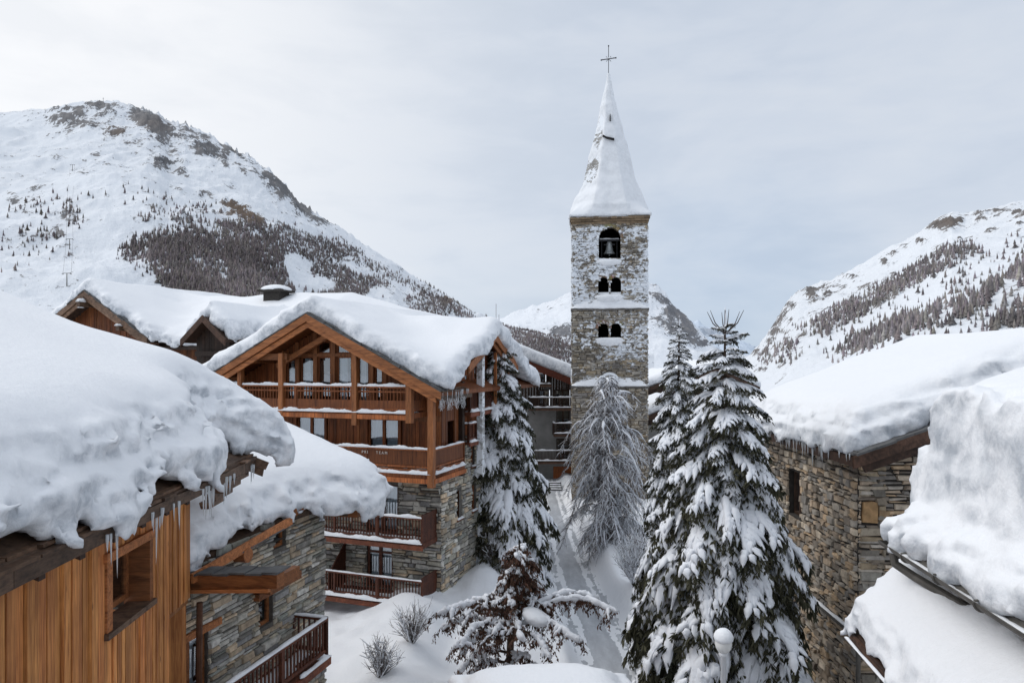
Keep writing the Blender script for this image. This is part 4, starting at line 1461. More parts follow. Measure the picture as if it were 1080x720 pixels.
def bell_tower():
    root = empty('bell_tower', (7.58, 53, 0), R(-6.5), 'square church tower of rough stone plastered with driven snow, under a steep white spire', 'church tower')
    root.scale = (.96, 1, 1)
    H = 22.0
    faces = [Frame((0, 0, 0), (1, 0, 0), (0, -1, 0)), Frame((-3, 3, 0), (0, -1, 0), (-1, 0, 0)), Frame((3, 3, 0), (0, 1, 0), (1, 0, 0))]
    # openings: (u0, u1, z0, springing)
    ops = [(-.88, .88, 19.3, 20.82), (-.92, -.06, 16.5, 17.4), (.06, .92, 16.5, 17.4), (-.92, -.08, 13.1, 13.85), (.08, .92, 13.1, 13.85)]
    wm, sm = MB(), MB()
    for k, fr in enumerate(faces):
        o_ = ops
        holes = [(a, b, c, s + (b - a) / 2) for a, b, c, s in o_]
        wall_face(wm, fr, -3, 3, -1, H + .4, holes, (.17, .14, .105), reveal=.7)
        for (a, b, c, s) in o_:           # spandrels above each arch
            r, m = (b - a) / 2, (a + b) / 2
            for sg in (-1, 1):
                pts = [fr.p(m + sg * r, s + r)] + [fr.p(m + sg * r * math.cos(t), s + r * math.sin(t)) for t in np.linspace(math.pi / 2, 0, 8)]
                n = len(pts)
                wm.add(pts + [p - fr.n * .5 for p in pts], [tuple(range(n))] + [(i, (i + 1) % n, n + (i + 1) % n, n + i) for i in range(n)], (.15, .12, .09))
        def inside(u, z, o_=o_):
            for (a, b, c, s) in o_:
                r, m = (b - a) / 2, (a + b) / 2
                if z >= s and (u - m) ** 2 + (z - s) ** 2 < (r + .05) ** 2: return False
            return True
        stones(sm, fr, -3, 3, -.3, H, [(a, b, c, s) for a, b, c, s in o_], inside, (.08, .27), (.16, .62), (.01, .13), TOWERC, .06, .010, 80 + k)
        for (a, b, c, s) in o_:           # ring of arch stones
            r, m = (b - a) / 2, (a + b) / 2
            n = max(7, int(r * 11))
            for i in range(n):
                t0, t1 = math.pi * i / n + .02, math.pi * (i + 1) / n - .02
                q = [(r + .0, t0), (r + .0, t1), (r + .24, t1), (r + .24, t0)]
                P = [fr.p(m + rr_ * math.cos(t), s + rr_ * math.sin(t), -.01) for rr_, t in q] + [fr.p(m + rr_ * math.cos(t), s + rr_ * math.sin(t), .10) for rr_, t in q]
                cc = tuple(x * random.uniform(.7, 1.15) for x in (.27, .20, .13))
                sm.add(P, [(4, 5, 6, 7), (0, 1, 5, 4), (1, 2, 6, 5), (2, 3, 7, 6), (3, 0, 4, 7)], cc)
    wm.add([(-3, 6, -1), (3, 6, -1), (3, 6, H), (-3, 6, H)], [(3, 2, 1, 0)], (.17, .14, .105))
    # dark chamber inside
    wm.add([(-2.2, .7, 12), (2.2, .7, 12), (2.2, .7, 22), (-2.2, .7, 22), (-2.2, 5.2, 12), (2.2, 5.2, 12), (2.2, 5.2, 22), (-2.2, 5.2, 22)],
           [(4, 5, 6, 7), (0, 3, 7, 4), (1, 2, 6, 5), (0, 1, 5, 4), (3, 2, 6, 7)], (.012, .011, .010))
    wall = wm.build('shaft_wall', STONE_SNOWY, root)
    st = sm.build('stonework', STONE_SNOWY, wall)
    def amount(co):
        z, x = co[:, 2], co[:, 0]
        s = np.interp(z, [0, 9.2, 9.5, 10.8, 11.6, 13.0, 14.2, 14.9, 15.3, 15.5, 16.2, 21.3, 21.75, 21.9, 40], [.28, .30, .36, .38, .45, .50, .49, .37, .35, .60, .54, .54, .50, .14, .14])
        s = s - .10 * np.exp(-((x - 1.9) ** 2 / .5 + (z - 19.7) ** 2 / .35)) * 1.5 + .05 * (x / 3) * (z < 15) * (z > 10)
        return s.astype(np.float32)
    for o in (wall, st):
        n = len(o.data.vertices)
        co = np.zeros(n * 3, np.float32)
        o.data.vertices.foreach_get('co', co)
        a = o.data.attributes.new('snow', 'FLOAT', 'POINT')
        am = amount(co.reshape(-1, 3))
        if o is wall: am = np.where(co.reshape(-1, 3)[:, 1] > .05, 0.0, am - .02).astype(np.float32)
        a.data.foreach_set('value', am)
    def plain(o, v):
        a = o.data.attributes.new('snow', 'FLOAT', 'POINT')
        a.data.foreach_set('value', np.full(len(o.data.vertices), v, np.float32))
    # cornice of overhanging slabs, string courses
    b = MB()
    for l, (e, z) in enumerate(((.06, 21.95), (.13, 22.15), (.20, 22.33))):
        rr = random.Random(l)
        for side in range(4):
            x = -3 - e
            while x < 3 + e:
                L = rr.uniform(.3, .7)
                x1 = min(x + L, 3 + e)
                c, s = [(1, 0), (0, 1), (-1, 0), (0, -1)][side]
                t = rr.uniform(.6, 1.15)
                o = 3 + e + rr.uniform(-.03, .03)
                P = []
                for zz in (z, z + rr.uniform(.14, .185)):
                    for (a_, d_) in ((x + .01, -o), (x1 - .01, -o), (x1 - .01, -2.7), (x + .01, -2.7)):
                        P.append((a_ * c - d_ * s, 3 + a_ * s + d_ * c, zz))
                b.hexa(P, (.25 * t, .18 * t, .115 * t))
                x = x1
    plain(b.build('cornice', STONE_SNOWY, root), .2)
    for zl in (15.32, 9.3):
        b = MB()
        for (c, s) in (((0, -.06), (6.24, .2)), ((-3.06, 3), (.16, 6.2)), ((3.06, 3), (.16, 6.2))):
            b.box((c[0], c[1], zl), (s[0], s[1], .14), 0, (.16, .15, .14))
        o = b.build('string_course', STONE_SNOWY, root)
        plain(o, .2)
        hi = .95 if zl > 12 else .85
        def bank(X, Y, Z, zl=zl, hi=hi):
            # snow leaning against the wall on the ledge, drawn out at its ends
            w = np.interp(np.abs(X), [0, 1.5, 2.6, 3.1], [1.0, .85, .5, .1])
            t = (Z - zl - .07) / hi
            return smax(smax((-Y) - .26 * np.clip(1.05 - t / np.maximum(w, .1), -.3, 1) , .07 + zl - Z, .04), np.abs(X) - 3.12, .1)
        snow_blob('ledge_snow', (-3.4, 3.4, -.5, .3, zl - .1, zl + 1.3), .07, bank, SNOW_SOFT, o, .05, .45, 9)
    def sill(X, Y, Z, c, w, z0, h, dep=.3):
        q = ((X - c) / w) ** 2 + ((Z - z0) / h) ** 2 + ((Y + .02) / dep) ** 2
        return (np.sqrt(q) - 1) * .25
    for (c, w, z0, h, dep, nm) in ((0, 1.15, 16.3, .42, .36, 'sill_snow'), (0, 1.15, 12.95, .5, .22, 'sill_snow'), (0, 1.05, 19.05, .38, .3, 'sill_snow')):
        snow_blob(nm, (c - 1.7, c + 1.7, -.7, .6, z0 - .8, z0 + .8), .07, lambda X, Y, Z, c=c, w=w, z0=z0, h=h, dep=dep: smax(sill(X, Y, Z, c, w, z0, h, dep), Z - z0 - .2, .15), SNOW_SOFT, wall, .04, .4, 13)
    for px_ in (-.0,):
        for (z0, z1) in ((16.5, 17.5), (13.1, 13.95)):
            b = MB()
            b.tube([(0, .12, z0), (0, .12, z1)], .075, 10, (.6, .6, .6))
            b.box((0, .12, z1 + .05), (.26, .3, .14), 0, (.5, .48, .45))
            plain(b.build('colonnette', STONE_SNOWY, wall), .45)
    # hood over the blocked arch at the lower ledge
    b = MB()
    for i in range(12):
        t0, t1 = math.pi * i / 12, math.pi * (i + 1) / 12
        q = [(.55, t0), (.55, t1), (.78, t1), (.78, t0)]
        P = [(r_ * math.cos(t), .0, 9.75 + r_ * math.sin(t) * .9) for r_, t in q] + [(r_ * math.cos(t), -.22, 9.75 + r_ * math.sin(t) * .9) for r_, t in q]
        b.add(P, [(4, 5, 6, 7), (0, 1, 5, 4), (1, 2, 6, 5), (2, 3, 7, 6), (3, 0, 4, 7)], (.5, .5, .5))
    plain(b.build('arch_hood', STONE_SNOWY, wall), .62)
    # bell with its yoke
    b = MB()
    b.lathe([(.0, 1.0), (.16, .98), (.22, .85), (.26, .55), (.34, .25), (.46, .05), (.50, 0)], (0, .9, 19.75), 20)
    b.tube([(0, .9, 19.95), (0, .9, 19.6)], .05, 8)
    bl = b.build('bell', BRONZE, root, smooth=True)
    b = MB()
    b.bar((-.85, .9, 20.85), (.85, .9, 20.85), .16, .16)
    b.bar((-.45, .9, 20.5), (.45, .9, 20.5), .08, .08)
    b.bar((-.62, .9, 19.4), (-.62, .9, 20.9), .05, .05)
    b.bar((.62, .9, 19.4), (.62, .9, 20.9), .05, .05)
    b.build('yoke', IRON, bl)
    b = MB()
    snow_strip(b, [(-.8, .9, 20.93), (.8, .9, 20.93)], .18, .12, 4)
    b.build('yoke_snow', SNOW_SOFT, bl, smooth=True)
    # spire: eight-sided, on a square foot
    b = MB()
    tip, zb = 34.55, 22.5
    V, Fc = [], []
    prof = [(22.5, 3.15, 0), (23.1, 2.9, .25), (24.2, 2.55, .9), (26.2, 2.05, 1), (29.6, 1.2, 1), (32.4, .52, 1), (tip, .05, 1)]
    n = 8
    for z, r, oc in prof:
        for j in range(n):
            t = 2 * math.pi * (j + .5) / n
            so = r / max(abs(math.cos(t)), abs(math.sin(t)))
            ro = r / math.cos(math.pi / n)
            rad = so * (1 - oc) * (1.0) + ro * oc
            V.append((rad * math.cos(t), 3 + rad * math.sin(t), z))
    for i in range(len(prof) - 1):
        for j in range(n):
            Fc.append((i * n + j, i * n + (j + 1) % n, (i + 1) * n + (j + 1) % n, (i + 1) * n + j))
    b.add(V, Fc, (.33, .32, .30))
    b.box((0, 3, 22.47), (6.3, 6.3, .08), 0, (.2, .17, .13))
    sp = b.build('spire', STONE_SNOWY, root)
    co = np.array([v.co for v in sp.data.vertices])
    a = sp.data.attributes.new('snow', 'FLOAT', 'POINT')
    a.data.foreach_set('value', np.where(co[:, 0] < -.3, .53, .9).astype(np.float32))
    def skin(X, Y, Z):
        # a coat of snow clinging to the right-hand and front sides of the spire, thick at the foot
        r = np.interp(Z, [22.4, 23.1, 24.4, 26.2, 29.6, 32.4, tip], [3.3, 3.0, 2.6, 2.09, 1.24, .56, .07])
        x, y = X, Y - 3
        oc = np.maximum.reduce([np.abs(x), np.abs(y), (np.abs(x) + np.abs(y)) * .7071])
        sq = np.maximum(np.abs(x), np.abs(y))
        w = sstep(22.6, 24.0, Z)
        d = (sq * (1 - w) + oc * w) - r
        coat = np.interp(Z, [22.5, 23.5, 24.6, 26, 33], [.12, .32, .24, .09, .05])
        left = sstep(-.30, -.55, (x / np.maximum(r, .05))) * sstep(24.4, 25.4, Z) * sstep(32.4, 30.5, Z)
        d = d * .95 - coat + left * (.15 + .20 * fbm(X * 1.3, Y * 1.3, Z * 1.0, 3, 91))
        return smax(d, 22.56 - Z, .12)
    snow_blob('spire_snow', (-3.7, 3.7, -.7, 6.7, 22.4, 34.9), .09, skin, SNOW_SPIRE, sp, .075, .8, 17)
    b = MB()
    b.prism([(.05, 1.72, 30.6), (.15, 1.72, 30.6), (.13, 1.72, 31.05), (.08, 1.72, 31.15)], (0, .9, 0), 1)
    b.bar((-.52, 1.55, 29.3), (-.2, 1.55, 29.12), .5, .08)
    b.bar((-.2, 1.55, 29.12), (.42, 1.5, 28.95), .5, .12)
    b.build('spire_slit', INSIDE, sp)
    # iron cross
    b = MB()
    b.bar((0, 3, 34.4), (0, 3, 37.15), .05, .05)
    b.bar((-.62, 3, 36.02), (.62, 3, 36.14), .05, .05)
    for (x, z) in ((-.62, 36.02), (.62, 36.14), (0, 37.15)):
        b.box((x, 3, z), (.10, .06, .10), 0)
    for a_ in range(4):
        t = math.pi / 4 + a_ * math.pi / 2
        b.bar((0, 3, 36.08), (.3 * math.cos(t), 3, 36.08 + .3 * math.sin(t)), .03, .03)
    b.lathe([(.02, 0), (.13, .06), (.15, .16), (.08, .27), (.03, .3)], (0, 3, 34.5), 10)
    cr = b.build('cross', IRON, root)
    b = MB()
    snow_strip(b, [(-.6, 3, 36.06), (.6, 3, 36.18)], .1, .07, 2)
    b.build('cross_snow', SNOW_SOFT, cr, smooth=True)
    return root


# ================================================================== 5. houses further back
def back_hotel():
    root = empty('dark_chalet', (0, 66, 0), R(2), 'dark timber and grey plaster chalet with snow-lined balconies, left of the bell tower', 'chalet')
    F = Frame((0, 0, 0), (1, 0, 0), (0, -1, 0))
    AX, AZ, SL = -2.0, 12.75, .40
    top = lambda x: AZ - SL * abs(x - AX)
    holes = [(4.3, 5.6, 4.6, 6.7), (4.3, 5.6, 1.8, 3.9), (1.7, 3.2, 9.3, 11.0), (2.6, 3.6, 7.0, 8.6), (4.2, 5.6, 7.0, 8.6), (4.0, 6.0, -.4, 1.2)]
    b = MB()
    wall_face(b, F, -9, 7.5, -.5, 6.8, holes, reveal=.3)
    b.build('plaster_wall', PLASTER, root)
    b = MB()
    planks(b, F, -9, 7.5, 6.8, lambda x: top(x) - .1, holes, (.18, .3), (.02, .05), 1.0, .3, 91)
    b.build('board_wall', WOOD_DARK, root)
    for h in holes[:5]: window(root, F, *h, 2, .1, .1, WOOD_DARK, False)
    b = MB()
    F.slab(b, 4.0, 6.0, -.4, 1.2, -.3, -.2, 2.0)
    b.build('door', WOOD_RED, root)
    b = MB()
    for sg in (-1, 1):
        b.prism([(AX, -2.0, AZ), (AX + sg * 10, -2.0, AZ - SL * 10), (AX + sg * 10, 12, AZ - SL * 10), (AX, 12, AZ)], (0, 0, -.2), .8)
    ro = b.build('roof', WOOD_DARK, root)
    b = MB()
    for sg in (-1, 1):
        b.prism([(AX, -2.1, AZ + .05), (AX + sg * 10, -2.1, AZ + .05 - SL * 10), (AX + sg * 10, -2.1, AZ - .6 - SL * 10), (AX, -2.1, AZ - .6)], (0, .1, 0), (1.0, .75, .7))
    b.build('barge_board', WOOD_RAIL, ro)
    snow_blanket('roof_snow', (-13, 9, -3, 13, 7.2, 15.8), .25, lambda x, y: AZ - SL * np.abs(x - AX), lambda x, y: box2(x, y, -12.2, 8.2, -1.95, 12.2), 1.35, SNOW, root, ovh=.3, droop=.1, ktop=.6, kbot=.2, lump=.06, wave=.05, seed=33)
    for (u0, u1, z, s) in ((-4, 3.7, 9.25, 1), (1.6, 7.3, 7.0, 2), (3.9, 7.3, 4.55, 3), (1.6, 7.3, 1.95, 4), (-6, .5, 4.55, 5)):
        balcony(root, F, u0, u1, z, 1.4, .95, sd=90 + s, style='bars', slab=.25, snow_h=.16, mat=WOOD_DARK, floor_cover=1.0, post_every=2.5)
    # lantern-like chimney pot on the upper balcony
    b = MB()
    b.box((2.4, -1.1, 10.2), (.5, .5, .9), 0, 3.0)
    b.build('balcony_cupboard', WOOD_GREY, root)
    b = MB()
    b.bar((-1.5, 3, 13.2), (-1.5, 3, 17.2), .10, .10)
    b.build('mast', WHITE_PAINT, root)
    return root


def far_chalet(px, D, apex_py, half, wall_h, label, rz=0, sd=1, mat=None):
    p = at(px, apex_py, D)
    z = p[2]
    root = empty('far_chalet', (p[0], p[1], 0), R(rz), label, 'chalet')
    F = Frame((0, 0, 0), (1, 0, 0), (0, -1, 0))
    sl = .42
    top = lambda x: z - .1 - sl * abs(x)
    hz = z - half * sl - .4
    holes = [(-half * .55, -half * .25, hz - 1.6, hz - .2), (half * .2, half * .5, hz - 1.6, hz - .2)]
    b = MB()
    planks(b, F, -half, half, z - wall_h, lambda x: top(x) - .1, holes, (.2, .3), (.02, .05), 1, .3, sd)
    b.prism([(-half, .04, -.5), (half, .04, -.5), (half, .04, z - half * sl - .2), (-half, .04, z - half * sl - .2)], (0, 9, 0), .5)
    b.build('board_wall', mat or WOOD_DARK, root)
    b = MB()
    F.slab(b, -half - .03, half + .03, -.5, z - wall_h, -.2, .05)
    b.build('plaster_wall', PLASTER, root)
    for h in holes: window(root, F, *h, 2, .09, .06, WOOD_DARK, False)
    b = MB()
    hh = half + 1
    for sg in (-1, 1):
        b.prism([(0, -1.2, z), (sg * hh, -1.2, z - sl * hh), (sg * hh, 10, z - sl * hh), (0, 10, z)], (0, 0, -.2), .8)
        b.prism([(0, -1.28, z + .05), (sg * hh, -1.28, z + .05 - sl * hh), (sg * hh, -1.28, z - .4 - sl * hh), (0, -1.28, z - .4)], (0, .08, 0), 1.2)
    b.build('roof', WOOD_DARK, root)
    snow_blanket('roof_snow', (-hh - 1, hh + 1, -2, 11, z - sl * hh - 1.2, z + 2.6), .22, lambda x, y: z - sl * np.abs(x), lambda x, y: box2(x, y, -hh - .2, hh + .2, -1.2, 10), 1.2, SNOW, root, ovh=.3, droop=.1, ktop=.8, kbot=.2, lump=.06, wave=.08, seed=sd)
    return root


# ================================================================== 6. stone barn on the right
def stone_barn():
    root = empty('stone_barn', (7.6, 15, 0), R(-1.6), 'brown stone barn on the right under a broad snow-covered roof fringed with icicles', 'barn')
    F = Frame((0, 0, 0), (1, 0, 0), (0, -1, 0))
    L = Frame((0, 0, 0), (0, 1, 0), (-1, 0, 0))
    EX, EZ, SL, RX = -.42, 9.12, .36, 4.4
    rz = lambda x: EZ + SL * (RX - EX) - SL * np.abs(x - RX)
    holes = [(3.15, 4.0, 6.9, 8.12)]
    hF = [(1.25, 2.25, 2.4, 4.7)]
    wm = MB()
    wall_face(wm, L, 0, 6, -.5, 9.2, holes, reveal=.35)
    wall_face(wm, F, 0, 9, -.5, 9.2, hF, reveal=.35)
    wm.prism([(0, .0, 9.2), (9, 0, 9.2), (RX, 0, rz(RX) - .1)], (0, .3, 0))
    wm.prism([(0, 5.7, -.5), (9, 5.7, -.5), (9, 5.7, 9.2), (RX, 5.7, 10.8), (0, 5.7, 9.2)], (0, .3, 0))
    wall = wm.build('stone_wall', MORTAR_DARK, root)
    sm = MB()
    stones(sm, L, 0, 6, .0, 9.15, holes, None, (.07, .21), (.10, .34), (.01, .09), [tuple(x * .85 for x in c) for c in BROWNS], .042, .010, 101)
    stones(sm, F, 0, 5, .0, 10.2, hF + [(.06, .40, 7.55, 8.03)], lambda u, z: z < float(rz(u)) - .15, (.05, .17), (.16, .62), (.01, .10), BROWNS, .035, .010, 102)
    stones(sm, F, .02, .6, 1.0, 8.8, [(.06, .40, 7.55, 8.03)], None, (.10, .3), (.25, .7), (.03, .10), [(.36, .31, .24), (.29, .245, .19), (.40, .32, .22), (.33, .31, .27), (.22, .20, .17)], .045, .01, 103)
    q_ = [(.07, 7.57), (.39, 7.55), (.40, 7.99), (.30, 8.02), (.09, 8.0)]
    sm.prism([F.p(a, b, -.01) for a, b in q_], F.n * .09, (.40, .25, .125))
    q_ = [(.42, 7.60), (.62, 7.62), (.66, 7.80), (.44, 7.84)]
    sm.prism([F.p(a, b, -.01) for a, b in q_], F.n * .085, (.36, .25, .15))
    sm.build('stonework', STONE, wall)
    window(root, L, 3.15, 4.0, 6.9, 8.12, 2, .07, .16, WOOD_DARK, False)
    b = MB()
    for k in range(6):
        F.slab(b, 1.33 + k * .14, 1.46 + k * .14, 2.4, 4.62, -.22, -.16, random.uniform(.7, 1.2))
    F.slab(b, 1.22, 1.34, 2.4, 4.74, -.3, .05, 1.5)
    F.slab(b, 2.16, 2.28, 2.4, 4.74, -.3, .05, 1.5)
    F.slab(b, 1.22, 2.28, 4.64, 4.78, -.3, .06, 1.5)
    b.build('door', WOOD_BEAM, root)
    b = MB()
    P = lambda x, y, dz: (x, y, float(rz(x)) + dz)
    b.prism([P(EX, -.75, -.02), P(RX, -.75, -.02), P(RX, 6.4, -.02), P(EX, 6.4, -.02)], (0, 0, -.14), .9)
    b.prism([P(RX, -.75, -.02), P(9.3, -.75, -.02), P(9.3, 6.4, -.02), P(RX, 6.4, -.02)], (0, 0, -.14), .9)
    roof = b.build('roof', WOOD_DARK, root)
    b = MB()
    b.prism([P(EX - .05, -.82, 0), P(RX, -.82, 0), P(RX, -.82, -.26), P(EX - .05, -.82, -.26)], (0, .06, 0), 2.0)
    b.prism([P(EX + .15, -.70, -.2), P(RX, -.70, -.2), P(RX, -.70, -.46), P(EX + .25, -.70, -.46)], (0, .06, 0), 1.2)
    b.bar((EX - .04, -.8, EZ - .13), (EX - .04, 6.4, EZ - .13), .05, .2, 1.1)
    b.build('barge_board', WOOD_DARK, roof)
    for yy in np.arange(-.6, 6.2, .62):
        b = MB()
        b.bar((EX + .05, yy, EZ - .22), (.1, yy, EZ - .08), .1, .13, .9)
        b.build('rafter', WOOD_DARK, roof)
    b = MB()
    n = 12
    for i in range(n):
        s0, s1 = EX + i * .4, EX + i * .4 + .39
        y = -.86 + random.uniform(-.05, .05)
        q = [(s0, y, float(rz(s0))), (s1, y, float(rz(s1))), (s1, y + .7, float(rz(s1))), (s0, y + .7, float(rz(s0)))]
        t = random.uniform(.6, 1.2)
        b.hexa([(a, c, d + .0) for a, c, d in q] + [(a, c, d + .05) for a, c, d in q], (t, t * .85, t * .75))
    slate_edge(b, (EX - .06, 6.4, EZ - .0), (EX - .06, -.8, EZ - .0), .5, 12, .045, 2, (-1, 0, 0))
    b.build('slate_edge', SLATE, roof)
    foot = lambda x, y: box2(x, y, EX - .16, 9.6, -.62, 6.6)
    def shave(px, py, pz, d):
        return d
    snow_blanket('roof_snow', (-1.2, 10.2, -1.5, 7.4, 8.2, 13), .085, lambda x, y: rz(x), foot, lambda x, y: .98 + .10 * sstep(0, 3, x) - .04 * sstep(0, 6, y), SNOW, root, ovh=.25, droop=.10, ktop=1.0, kbot=.12,
                 lump=.13, lscale=.8, wave=.07, seed=45, face_w=.8)
    rr = random.Random(6)
    icicles(roof, [(EX - .08, rr.uniform(-.7, 4.5), EZ - .02) for _ in range(46)], 16, (.08, .34), .022)
    # snowy ledge and downpipe at the foot of the corner
    b = MB()
    b.box((-.05, 1.6, 5.1), (.16, 3.6, .1), 0, (.25, .24, .23))
    lo = b.build('ledge', MORTAR, root)
    b = MB()
    snow_strip(b, [(-.10, -.1, 5.15), (-.10, 3.4, 5.15)], .10, .05, 8, cover=.75)
    snow_strip(b, [(-.12, -.22, 5.1), (.25, -.22, 5.15)], .3, .26, 9)
    b.build('ledge_snow', SNOW_SOFT, lo, smooth=True)
    b = MB()
    b.tube([(.30, -.14, 5.02), (.02, -.14, 5.0), (-.06, -.14, 4.9), (-.06, -.14, 0)], .05, 10)
    b.build('downpipe', METAL, root)
    return root


# ================================================================== 7. roof close on the right
def near_house():
    root = empty('near_house', (5.1, 9.0, 0), R(-7.9), 'house close on the right with grey gutter under a tall overhanging wall of snow', 'house')
    SL = .35
    rz = lambda x: 8.72 + SL * x
    b = MB()
    b.prism([(0, 0, rz(0)), (0, -9, rz(0)), (6, -9, rz(6)), (6, 0, rz(6))], (0, 0, -.16), .8)
    roof = b.build('roof', WOOD_DARK, root)
    b = MB()
    b.bar((.02, .02, 8.62), (.02, -9, 8.62), .05, .2, 1.3)
    b.prism([(0, .02, rz(0)), (6, .02, rz(6)), (6, .02, rz(6) - .28), (0, .02, rz(0) - .28)], (0, .06, 0), 1.3)
    slate_edge(b, (-.04, -9, 8.73), (-.04, .05, 8.73), .4, 31, .04, 2, (-1, 0, 0))
    b.build('eave_board', WOOD_DARK, roof)
    b = MB()
    b.box((3.2, -4.6, 4.2), (5.5, 9, 9.2), 0, (1, 1, 1))
    wall = b.build('stone_wall', MORTAR_DARK, root)
    sm = MB()
    stones(sm, Frame((.45, 0, 0), (0, 1, 0), (-1, 0, 0)), -9, -.1, 3, 8.7, [], None, (.06, .16), (.2, .6), (.015, .06), BROWNS, .02, .01, 131)
    stones(sm, Frame((.45, -.1, 0), (1, 0, 0), (0, 1, 0)), 0, 3, 3, 8.8, [], None, (.06, .16), (.2, .6), (.015, .06), BROWNS, .02, .01, 132)
    sm.build('stonework', STONE, wall)
    # half-round gutter with brackets
    g = MB()
    n = 8
    V, Fc = [], []
    ys = np.linspace(.12, -9, 12)
    for y in ys:
        for r in (.085, .075):
            for k in range(n + 1):
                t = math.pi + math.pi * k / n
                V.append((-.13 + r * math.cos(t), y, 8.66 + r * math.sin(t)))
    m = 2 * (n + 1)
    for i in range(len(ys) - 1):
        for k in range(n):
            Fc.append((i * m + k, i * m + k + 1, (i + 1) * m + k + 1, (i + 1) * m + k))
            Fc.append((i * m + n + 1 + k, (i + 1) * m + n + 1 + k, (i + 1) * m + n + 2 + k, i * m + n + 2 + k))
        Fc.append((i * m, (i + 1) * m, (i + 1) * m + n + 1, i * m + n + 1))
        Fc.append((i * m + n, i * m + 2 * n + 1, (i + 1) * m + 2 * n + 1, (i + 1) * m + n))
    Fc.append(tuple(range(n + 1)) )
    g.add(V, Fc)
    gut = g.build('gutter', METAL, root, smooth=False)
    for y in np.arange(-.6, -8.5, -.85):
        b = MB()
        b.bar((-.215, y, 8.675), (.0, y, 8.70), .03, .014, 1.0)
        b.tube([(-.13 + .095 * math.cos(math.pi + math.pi * k / 8), y, 8.66 + .095 * math.sin(math.pi + math.pi * k / 8)) for k in range(9)], .012, 6)
        b.build('bracket', METAL, gut)
    b = MB()
    snow_strip(b, [(-.11, -.3, 8.585), (-.11, -5, 8.585)], .10, .05, 12, cover=.55)
    b.build('gutter_snow', SNOW_SOFT, gut, smooth=True)
    # downpipe bend
    b = MB()
    b.tube([(-.12, -.1, 8.6), (-.10, -.14, 8.42), (.08, -.3, 8.3), (.25, -.8, 8.22), (.33, -1.6, 8.2)], .055, 10, .8)
    b.build('downpipe', METAL, root)
    def foot(x, y):
        return poly2(x, y, [(-.02, -7), (-.04, -4), (-.06, -2), (-.06, -.8), (-.12, -.2), (-.10, .2), (.15, .26), (.3, .35), (6, .35), (6, -7)])
    def chunks(px, py, pz, d):
        m = sstep(1.0, .55, px)
        n = fbm(px / .5, py / .55, pz / .26, 4, 155, .6)
        b = np.abs(vnoise(px / .5, py / .42, pz / .42, 156))
        c = fbm(px / .16, py / .16, pz / .14, 2, 157, ridge=True)
        lob = np.abs(np.sin(py * 5.2 + 1.2 * np.sin(py * 1.7))) * sstep(9.35, 9.0, pz) * sstep(.25, -.1, px)
        lo = sstep(9.2, 9.5, pz)
        d = d + m * (.21 * n * (.35 + .65 * lo) + .16 * b * lo + .02 * c * (n > -.1) - .02) - .09 * lob
        return np.maximum(d, (rz(px) - .09 - pz) * .9)
    thick = lambda x, y: .50 + 1.28 * sstep(.20, .52, x + .03 * np.sin(y * 2.1)) + .06 * sstep(.5, 3, x)
    snow_blanket('roof_snow', (-.8, 5.9, -6.9, .9, 8.3, 13.6), .06, lambda x, y: rz(x), foot, thick, SNOW, root, ovh=.15, droop=.04, ktop=.6, kbot=.15, lump=.06, lscale=.5, wave=.04, seed=55, face_w=.6, post=chunks)
    # lean-to
    lz = lambda x: 8.02 + .95 * (x - .35)
    b = MB()
    b.prism([(-.42, .42, lz(-.42)), (-.42, -7, lz(-.42)), (.45, -7, lz(.45)), (.45, .42, lz(.45))], (0, 0, -.1), .8)
    lr = b.build('lean_to_roof', WOOD_DARK, root)
    b = MB()
    b.bar((-.44, .44, lz(-.44) - .06), (-.44, -7, lz(-.44) - .06), .06, .14, 2.2)
    slate_edge(b, (-.48, -7, lz(-.45) + .0), (-.48, .44, lz(-.45) + .0), .3, 41, .035, 3, (-1, 0, 0))
    b.build('lean_to_edge', WOOD_DARK, lr)
    b = MB()
    snow_strip(b, [(-.53, .4, lz(-.45) - .03), (-.53, -5, lz(-.45) - .03)], .045, .035, 17, cover=.8)
    b.build('lean_to_rim_snow', SNOW_SOFT, lr, smooth=True)
    b = MB()
    b.prism([(-.2, .1, lz(-.2) - .12), (.44, .1, lz(.4) - .12), (.44, .1, 2), (-.2, .1, 2)], (0, -7, 0), (.2, .18, .15))
    b.build('lean_to_wall', MORTAR_DARK, root)
    snow_blanket('lean_to_snow', (-1.1, .7, -6.6, 1.1, 6.9, 9.1), .05, lambda x, y: lz(x), lambda x, y: box2(x, y, -.50, .42, -8, .52), lambda x, y: .44 + .10 * np.sin(y * 1.3), SNOW, root, ovh=.1, droop=.06, ktop=.42, kbot=.1, lump=.09, lscale=.45, wave=.04, seed=65, face_w=.35)
    return root


